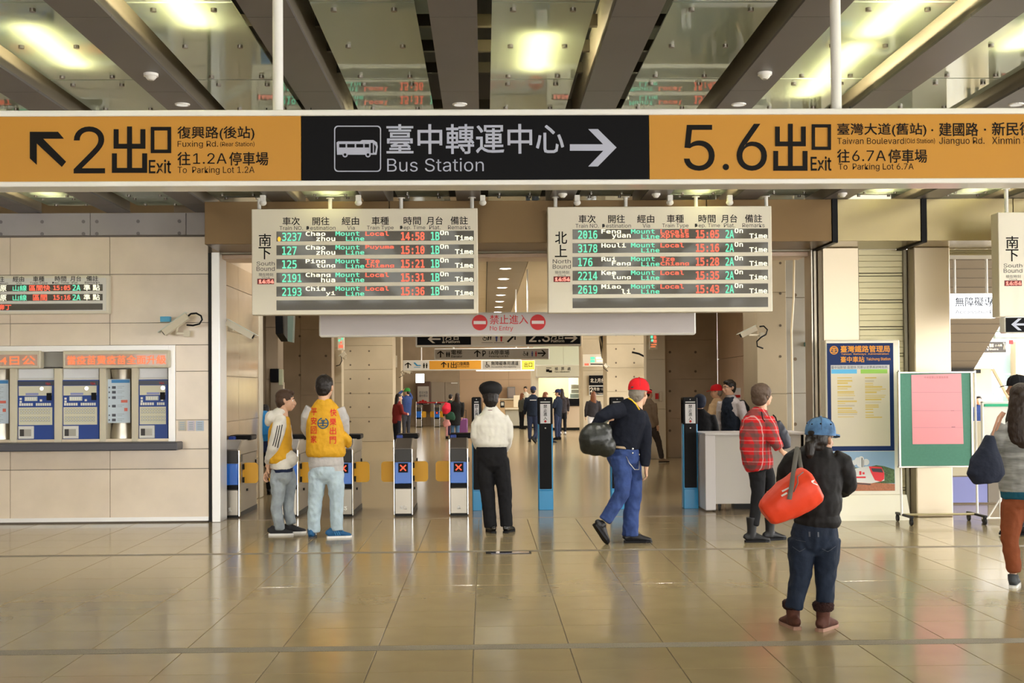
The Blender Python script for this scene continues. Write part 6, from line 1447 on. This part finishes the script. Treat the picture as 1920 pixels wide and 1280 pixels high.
sb_ = obj('bag_strap', MB().tube([D_(1497,842,-.06), D_(1495,838,-.12), D_(1492,855,-.20), D_(1487,890,-.36), D_(1484,912,-.425), D_(1480,936,-.43)], [(.015,.004)]*6, 8, side=(1,0,0)).tube([D_(1497,843,-.10), D_(1499,860,-.17), D_(1503,882,-.24)], [(.014,.004)]*3, 8, side=(1,0,0)), GST, bag, auto=50)
obj('bag_zip', MB().tube([D_(1506,885,-.40), D_(1495,893,-.43), D_(1496,905,-.445), D_(1488,922,-.45)], .004, 6), mat('grey zip', (.12,.10,.09)), bag, True)
# ---------------------------------------------------------------- woman at the right edge
Y7 = fdrop(1900, 1100)
p = Person('long haired woman in grey knitted top and rust trousers at the right edge', Y7, (1915,1101), 15, 5, .96)
p.head((1914,748), 20, 3, 1.05); p.core((1918,930), (1914,800), [((1870,820),(1868,860,.1),(1900,880,.25)), ((1955,820),(1962,870),(1958,920))], [((1900,940),(1892,1010),(1900,1080)),((1935,940),(1945,1010),(1960,1080))])
p.hand((1958,918), (0,0,-1), (-1,0,0), .5); p.hand((1898,880,.28), (.8,.4,.2), (0,-1,0), .8)
p.done(); p.hair(HAIRD, 'long')
KN = mat('grey marled knit', (.25,.25,.24), .9, noise=.35, nscale=30, stretch=(.15,.15,1), bump=.6, bscale=60)
t = MB(); p.torso(t, [(1916,922),(1916,912),(1914,880),(1913,840),(1914,808),(1914,792),(1915,780)], [(.175,.13),(.185,.14),(.178,.135),(.188,.125),(.170,.105),(.110,.085),(.06,.055)])
p.limb(t, [(1884,798),(1872,820),(1864,850,.05),(1880,875,.18),(1898,880,.26)], [.07,.066,.060,.052,.04], 14); p.limb(t, [(1946,800),(1956,825),(1962,865),(1960,905)], [.07,.066,.056,.042], 14)
p.part('knitted_top', t, KN, .004)
t = MB(); p.torso(t, [(1916,935),(1916,918)], [(.172,.135),(.172,.132)]); p.part('blouse_hem', t, cloth('teal blouse', (.010,.075,.115)), .004)
RU = cloth('rust trousers', (.21,.058,.022), .8, .1, .7, 16)
t = MB(); p.torso(t, [(1918,950),(1917,930)], [(.160,.125),(.162,.125)]); p.limb(t, [(1900,945),(1896,985),(1893,1010),(1898,1045),(1902,1072)], [.098,.085,.072,.066,.056], 14); p.limb(t, [(1936,945),(1942,985),(1948,1010),(1956,1045),(1962,1072)], [.098,.085,.070,.062,.054], 14)
p.part('trousers', t, RU, .005, sm=9)
for a, h in (((1900,1088),28),((1962,1090),20)): shoe(p.root, p.J(a), h, 0, .98, mat('dark grey running shoe', (.05,.055,.06), .7), mat('white sole', (.75,.74,.72), .5), lace=mat('coral lace', (.7,.06,.08)))
tb = thing('tote_bag', 'navy tote bag on the arm of the woman in grey knit', 'bag', tuple(p.J((1848,860,-.1))))
Tb = lambda x, y, d=-.18: p.J((x,y,d))
remesh('bag_body', MB().tube([Tb(1856,816), Tb(1854,835), Tb(1850,865), Tb(1848,888), Tb(1850,905)], [(.03,.04),(.06,.06),(.13,.075),(.150,.08),(.10,.06)], 18, side=(1,0,0)), .009, cloth('navy canvas', (.018,.022,.038)), tb, 4, .005, 9)
obj('bag_strap', MB().tube([Tb(1858,826,-.05), Tb(1864,804,-.08), Tb(1872,782,-.08), Tb(1880,772,-.02)], [(.010,.004)]*4, 8, side=(1,0,0)).tube([Tb(1862,826,0), Tb(1870,804,-.04), Tb(1877,784,-.04), Tb(1884,774,.02)], [(.010,.004)]*4, 8, side=(1,0,0)), mat('tan straps', (.42,.22,.14), .6), tb, auto=50)
# ---------------------------------------------------------------- generic standing or walking person further away
def simple(label, foot, top, face, chest, top_m, leg_m, shoe_m, hair_m, hk='short', cap_m=None, stride=0, arms=((0,0),(0,0)), wid=1.0, skin=None, Y=None, bits=False, white_shoes=None, coat=0, near=False, grp=None):
    """foot / top = pixels of the sole line and of the crown"""
    Yp = Y or ground(*foot).y; base = at(foot[0], foot[1], Yp); H = at(top[0], top[1], Yp).z; k = H/1.70
    p = Person(label, Yp, foot, face, chest, k, near=near, group=grp); s = F/Yp
    W = lambda x, z, y=0: Vector((base.x+x*k, Yp+y*k, z*k)); S, Fw, U = frame(chest); tx = (at(top[0],top[1],Yp).x-base.x)/k
    V = lambda a, f, z: Vector((base.x, Yp, 0))+(S*a+Fw*f)*k+Vector((tx*k*min(1,max(0,(z-.8)/.8)),0,z*k))
    p.skin = skin or SKIN; p.hk = k; p.hc = V(0,.02,1.575); p.hf = frame(face, 2); head_shape(p.body, p.hc, *p.hf, k)
    p.body.tube([V(0,0,.95), V(0,0,1.1), V(0,0,1.35), V(0,0,1.43)], [(.11*k,.08*k),(.10*k,.08*k),(.12*k,.08*k),(.05*k,.05*k)], 12, side=S)
    if bits: face_bits(p.root, p.hc, *p.hf, k)
    t = MB(); w_ = wid*k
    lo = .80-coat
    t.tube([V(0,0,lo), V(0,0,lo+.05), V(0,0,1.05), V(0,0,1.25), V(0,0,1.36), V(0,0,1.42), V(0,.0,1.47)], [(.165*w_,.12*w_),(.172*w_,.125*w_),(.165*w_,.125*w_),(.185*w_,.13*w_),(.165*w_,.105*w_),(.10*w_,.08*w_),(.06*k,.06*k)], 18, side=S)
    for i, sg in enumerate((-1,1)):
        mode = arms[i]
        sh = V(.165*sg*wid,0,1.36)
        if mode == 'up': el = V(.24*sg,.18,1.50); wr_ = V(.10*sg,.14,1.62)
        elif mode == 'front': el = V(.23*sg,.05,1.12); wr_ = V(.10*sg,.27,1.08)
        elif mode == 'back': el = V(.24*sg,-.12,1.12); wr_ = V(.10*sg,-.20,.95)
        else: el = V(.235*sg,mode[0]*.6,1.09); wr_ = V(.235*sg+mode[1],mode[0]*1.3+.06,.86)
        t.tube([sh, (sh+el)/2+S*.01*sg, el, (el+wr_)/2, wr_], [.068*w_,.062*w_,.056*w_,.048*w_,.038*w_], 12)
        d = (wr_-el).normalized(); hand(p.body, wr_+d*.01, d, -S*sg, k, .6); p.body.tube([sh, el, wr_], [.035*k,.03*k,.02*k], 8)
    p.part('jacket', t, top_m, .004)
    t = MB(); t.tube([V(0,0,.76), V(0,0,.82), V(0,0,.98)], [(.07*w_,.06*w_),(.14*w_,.105*w_),(.15*w_,.11*w_)], 16, side=S)
    for i, sg in enumerate((-1,1)):
        st_ = stride*sg; hip = V(.085*sg,0,.90); kn = V(.09*sg,st_*.5+(.05 if stride else .01),.50+(.02 if st_ < 0 else 0)); an = V(.09*sg,st_,.10+(.10 if st_ < -.2 else 0))
        t.tube([hip, (hip+kn)/2, kn, (kn+an)/2, an], [.092*w_,.084*w_,.066*w_,.058*w_,.052*w_], 12)
        shoe(p.root, an, chest+(6*sg), an.z-.09*k if st_ >= -.2 else an.z-.10*k, k, shoe_m, white_shoes or M_BLACK, pitch=(40 if st_ < -.2 else 0))
        p.body.tube([hip, kn, an], [.06*k,.04*k,.03*k], 8)
    p.part('trousers', t, leg_m, .004, sm=9)
    p.done(); p.hair(hair_m, hk)
    if cap_m: p.cap(cap_m)
    p.V = V; return p
C = cloth
BK = M_BLACK
simple('person in black top and dark head covering behind the rightmost barrier post', (1316,945), (1312,738), 5, 5, C('black cotton', (.008,.008,.010)), C('black cotton', (.008,.008,.010)), BK, mat('navy hood', (.010,.014,.03), .8), 'bob', wid=1.02, Y=17.6)
pv_ = simple('smiling man in glasses and dark navy vest with pale grey sleeves', (1376,930), (1368,711), 250, 230, C('pale grey shirt', (.50,.46,.47)), C('black cotton', (.008,.008,.010)), BK, HAIRB, 'short', Y=18.9, near=True, bits=True)
t = MB(); V = pv_.V; S = frame(230)[0]
t.tube([V(0,0,.80), V(0,0,.90), V(0,0,1.10), V(0,0,1.27), V(0,0,1.38), V(0,0,1.44)], [(.182,.138),(.186,.14),(.18,.14),(.165,.142),(.13,.115),(.085,.08)], 18, side=S)
pv_.part('vest', t, C('dark navy vest', (.010,.016,.030), .7), .005)
gl_ = MB()
for s_ in (-1,1): gl_.tube([pv_.HP(.031*s_+.021*math.cos(a), .092, .005+.016*math.sin(a)) for a in [q*PI/6 for q in range(13)]], .0018, 6)
gl_.tube([pv_.HP(-.01,.094,.008), pv_.HP(.01,.094,.008)], .0016, 6).tube([pv_.HP(.052,.09,.008), pv_.HP(.076,0,.01)], .0016, 6).tube([pv_.HP(-.052,.09,.008), pv_.HP(-.076,0,.01)], .0016, 6)
obj('glasses', gl_, mat('glasses rim', (.05,.04,.04), .3), pv_.root, True)
bpk = thing('backpack', 'black backpack on the man in navy vest', 'bag', tuple(V(0,-.2,1.2)))
remesh('bag_body', MB().tube([V(0,-.22,.95), V(0,-.24,1.1), V(0,-.24,1.28), V(0,-.21,1.38)], [(.13,.07),(.15,.09),(.14,.085),(.08,.05)], 16, side=S), .012, C('black nylon', (.012,.013,.015), .6), bpk, 4, .004)
simple('grey haired person in red cap and cream jacket looking left', (1345,900), (1345,722), 285, 300, C('cream jacket', (.62,.44,.26)), C('black cotton', (.008,.008,.010)), BK, HAIRG, 'short', REDC, Y=21.5, wid=1.1, arms=((.1,0),(.1,0)))
simple('person in khaki coat walking away behind the man in red cap', (1217,868), (1215,728), 60, 60, C('khaki coat', (.20,.145,.10)), C('dark brown trousers', (.05,.04,.035)), mat('tan shoe', (.28,.2,.13), .7), HAIRB, 'short', None, .30, wid=1.15)
simple('woman with reddish hair, dark jacket and white trousers by the right pillar', (1112,828), (1113,733), 10, 0, C('charcoal jacket', (.03,.027,.03)), C('white trousers', (.62,.62,.64)), BK, HAIRR, 'long', Y=37, coat=-.05)
simple('person in maroon top with black hair standing by the left pillar', (744,845), (747,737), 70, 60, C('maroon top', (.16,.018,.016)), C('dark jeans', (.012,.014,.022)), BK, HAIRB, 'long', arms=((0,0),'front'), wid=1.0, Y=33.5)
simple('man in blue shirt and green cap with both arms raised', (762,824), (764,728), 300, 320, C('royal blue shirt', (.035,.065,.20)), C('charcoal trousers', (.045,.045,.055)), BK, HAIRB, 'short', C('green cap', (.03,.22,.04)), arms=('up','up'), wid=1.0)
wl_ = simple('long haired woman in long black coat beside a purple suitcase', (853,829), (858,736), 10, 5, C('black coat', (.012,.012,.012)), C('blue jeans', (.06,.12,.22)), mat('white trainer', (.6,.6,.6)), HAIRD, 'long', coat=.22, wid=1.1, white_shoes=M_WHITE)
simple('person with black hair in dark green jacket left of the long-haired woman', (842,824), (845,738), 20, 20, C('dark green jacket', (.02,.04,.028)), C('white red trousers', (.5,.25,.25)), BK, HAIRB, 'short', Y=41, wid=.9)
bp2 = thing('backpack', 'bright pink backpack hanging left of the long-haired woman', 'bag', tuple(at(838,765,38.5)))
remesh('bag_body', MB().tube([at(840,755,38.5), at(837,766,38.5), at(836,776,38.5)], [.08,.15,.10], 14), .02, C('bright pink nylon', (.72,.03,.06)), bp2, 4)
bp3 = thing('shopping_bag', 'dark green bag with pale patch carried by the long-haired woman', 'bag', tuple(at(845,782,38)))
remesh('bag_body', MB().tube([at(848,772,38), at(845,780,38), at(844,787,38)], [(.05,.05),(.16,.07),(.14,.06)], 14, side=(1,0,0)), .02, C('bottle green bag', (.02,.06,.035)), bp3, 4)
bp4 = thing('shopping_bag', 'red and white striped carrier bag low beside the long-haired woman', 'bag', tuple(at(838,796,38.2)))
remesh('bag_body', MB().tube([at(838,784,38.2), at(837,792,38.2), at(839,799,38.2)], [(.04,.04),(.12,.06),(.12,.06)], 14, side=(1,0,0)), .02, C('red white plastic', (.62,.28,.26)), bp4, 4)
su = thing('suitcase', 'purple suitcase standing right of the long-haired woman', 'suitcase', tuple(ground(868,823)))
gs = ground(868,823); 
obj('suitcase_shell', MB().box(gs.x-.16, gs.x+.16, gs.y, gs.y+.25, .06, .68, .04), mat('purple shell', (.16,.05,.16), .35), su, auto=40)
obj('suitcase_handle', MB().tube([gs+Vector((-.10,.12,.66)), gs+Vector((-.10,.12,.95)), gs+Vector((.10,.12,.95)), gs+Vector((.10,.12,.66))], .012, 8), M_DARK, su)
obj('castor', MB().cyl((gs.x-.13,gs.y+.02,.03), .03, .02, 10, 'X').cyl((gs.x+.11,gs.y+.02,.03), .03, .02, 10, 'X'), M_DARK, su)
tr = thing('luggage_trolley', 'small dark luggage trolley left of the long-haired woman', 'trolley', tuple(ground(845,820)))
gt = ground(845,822); obj('trolley_bag', MB().box(gt.x-.09, gt.x+.09, gt.y, gt.y+.2, .10, .5, .03), mat('navy trolley bag', (.02,.025,.09), .6), tr); obj('wheel', MB().cyl((gt.x-.09,gt.y+.02,.05), .05, .02, 12, 'X').cyl((gt.x+.07,gt.y+.02,.05), .05, .02, 12, 'X'), M_DARK, tr)
of = simple('police officer in navy uniform and cap seen from behind by the grey counter', (999,829), (1000,725), 10, 0, C('navy uniform', (.010,.016,.030)), C('navy trousers', (.020,.028,.060)), BK, HAIRB, 'short', C('navy cap', (.015,.022,.06)), wid=1.08, arms=((.05,0),(.05,0)))
obj('back_print', MB().box(of.V(-.1,-.14,1.2).x, of.V(.1,-.14,1.2).x, of.V(0,-.16,1.2).y, of.V(0,-.12,1.2).y, of.V(0,0,1.28).z, of.V(0,0,1.31).z), mat('white print', (.5,.5,.5)), of.root)
simple('police officer in navy uniform and cap facing left at the ticket office', (1046,825), (1047,730), 290, 300, C('navy uniform', (.010,.016,.030)), C('navy trousers', (.020,.028,.060)), BK, HAIRB, 'short', C('navy cap', (.015,.022,.06)), arms=('front',(0,0)))
simple('person in dark patterned jacket and leggings behind the second officer', (1055,815), (1053,728), 350, 350, C('dark patterned jacket', (.035,.028,.03), .8, .5), C('black cotton', (.008,.008,.010)), mat('white trainer', (.6,.6,.6)), HAIRD, 'long')
simple('brown haired person in pale sage coat walking behind the middle barrier post', (1018,831), (1023,734), 60, 50, C('sage coat', (.28,.36,.27)), C('navy trousers', (.020,.028,.060)), BK, HAIRR, 'long', None, .33, wid=.95, coat=.15)
simple('staff member in white shirt behind the far counter', (985,797), (985,724), 200, 190, C('white shirt far', (.7,.68,.6)), C('black cotton', (.008,.008,.010)), BK, HAIRB, 'short', Y=54.4, bits=False)
simple('woman with brown hair in olive jacket at the far counter', (978,806), (979,736), 60, 60, C('olive grey jacket', (.06,.06,.045)), C('black cotton', (.008,.008,.010)), BK, HAIRR, 'long', Y=50.5)
pb = simple('person with black hair beyond the second ticket gate, mostly hidden at left', (495,915), (497,757), 350, 350, C('navy hoodie', (.02,.03,.08)), C('black cotton', (.008,.008,.010)), BK, HAIRB, 'short', Y=19.6)
bp5 = thing('backpack', 'bright blue backpack on the person beyond the second ticket gate', 'bag', tuple(at(495,800,19.3)))
remesh('bag_body', MB().tube([at(493,772,19.35), at(493,790,19.3), at(493,812,19.3), at(493,824,19.35)], [(.09,.06),(.14,.09),(.14,.09),(.10,.06)], 16, side=(1,0,0)), .012, C('bright blue nylon', (.02,.20,.50), .6), bp5, 4, .004)
simple('person in navy coat far away between the pin board and notice frame', (1834,850), (1835,741), 200, 200, C('navy coat', (.02,.04,.14)), C('black cotton', (.008,.008,.010)), BK, HAIRB, 'short', Y=26)
ph = simple('person in black peaked cap mostly hidden behind the grey-knit woman', (1912,1010), (1910,706), 290, 300, C('dark olive jacket', (.05,.05,.04)), C('black cotton', (.008,.008,.010)), BK, HAIRB, 'short', C('black cap', (.008,.008,.010)), Y=13.4, near=True)
# ---------------------------------------------------------------- grow all surfaces, then lay the prints on the cloth
flush(); flush_subs()
for nm, polys, tgt, m_, pr in DEFER:
    mb = MB()
    for pts in polys:
        P = [at(x, y, tgt.parent.location.y-.6) for x, y in pts]
        P = [at(x, y, tgt.parent.location.y) for x, y in pts]
        mb.add([(q.x, tgt.parent.location.y-1, q.z) for q in P], [tuple(range(len(P)-1,-1,-1))])
    drape(nm, mb, tgt, m_, pr.root if pr else tgt.parent, .005, 2)
def print_on(tgt, items, m_, name='lettering', off=.02):
    mb = MB(); Yt = tgt.parent.location.y
    for s_, r in items: text_into(mb, s_, wall_rect(*r, Yt), Yt-1, off)
    drape(name, mb, tgt, m_, tgt.parent, .005)
MR = mat('red vest lettering', (.60,.03,.02), .6)
print_on(vest2, [(c, (585.5,764.5+17*i,596.5,778+17*i)) for i, c in enumerate('平安回家')]+[(c, (621.5,766+17*i,632.5,779.5+17*i)) for i, c in enumerate('快樂出門')], MR)
mb = MB(); Yt = vest2.parent.location.y; cx, cy, r_ = 608.8, 792.5, 10.6
for j in range(28):
    if j in (20,21,22): continue
    a0, a1 = 2*PI*j/28, 2*PI*(j+1)/28
    P = [at(cx+q*math.cos(a), cy+q*math.sin(a), Yt) for q, a in ((r_,a0),(r_,a1),(r_*.78,a1),(r_*.78,a0))]; mb.add([(q.x, Yt-1, q.z) for q in P], [(3,2,1,0)])
for x0, y0, x1, y1 in ((-.12,-.6,.12,.55),(-.8,-.10,.8,.10),(-.42,-.55,.42,-.38),(-.55,.34,.55,.52),(-.3,-.3,.3,-.2)):
    P = [at(cx+r_*u, cy+r_*v_, Yt) for u, v_ in ((x0,y0),(x1,y0),(x1,y1),(x0,y1))]; mb.add([(q.x, Yt-1, q.z) for q in P], [(3,2,1,0)])
drape('railway_emblem', mb, vest2, mat('navy print', (.02,.07,.14)), vest2.parent, .005, 2)
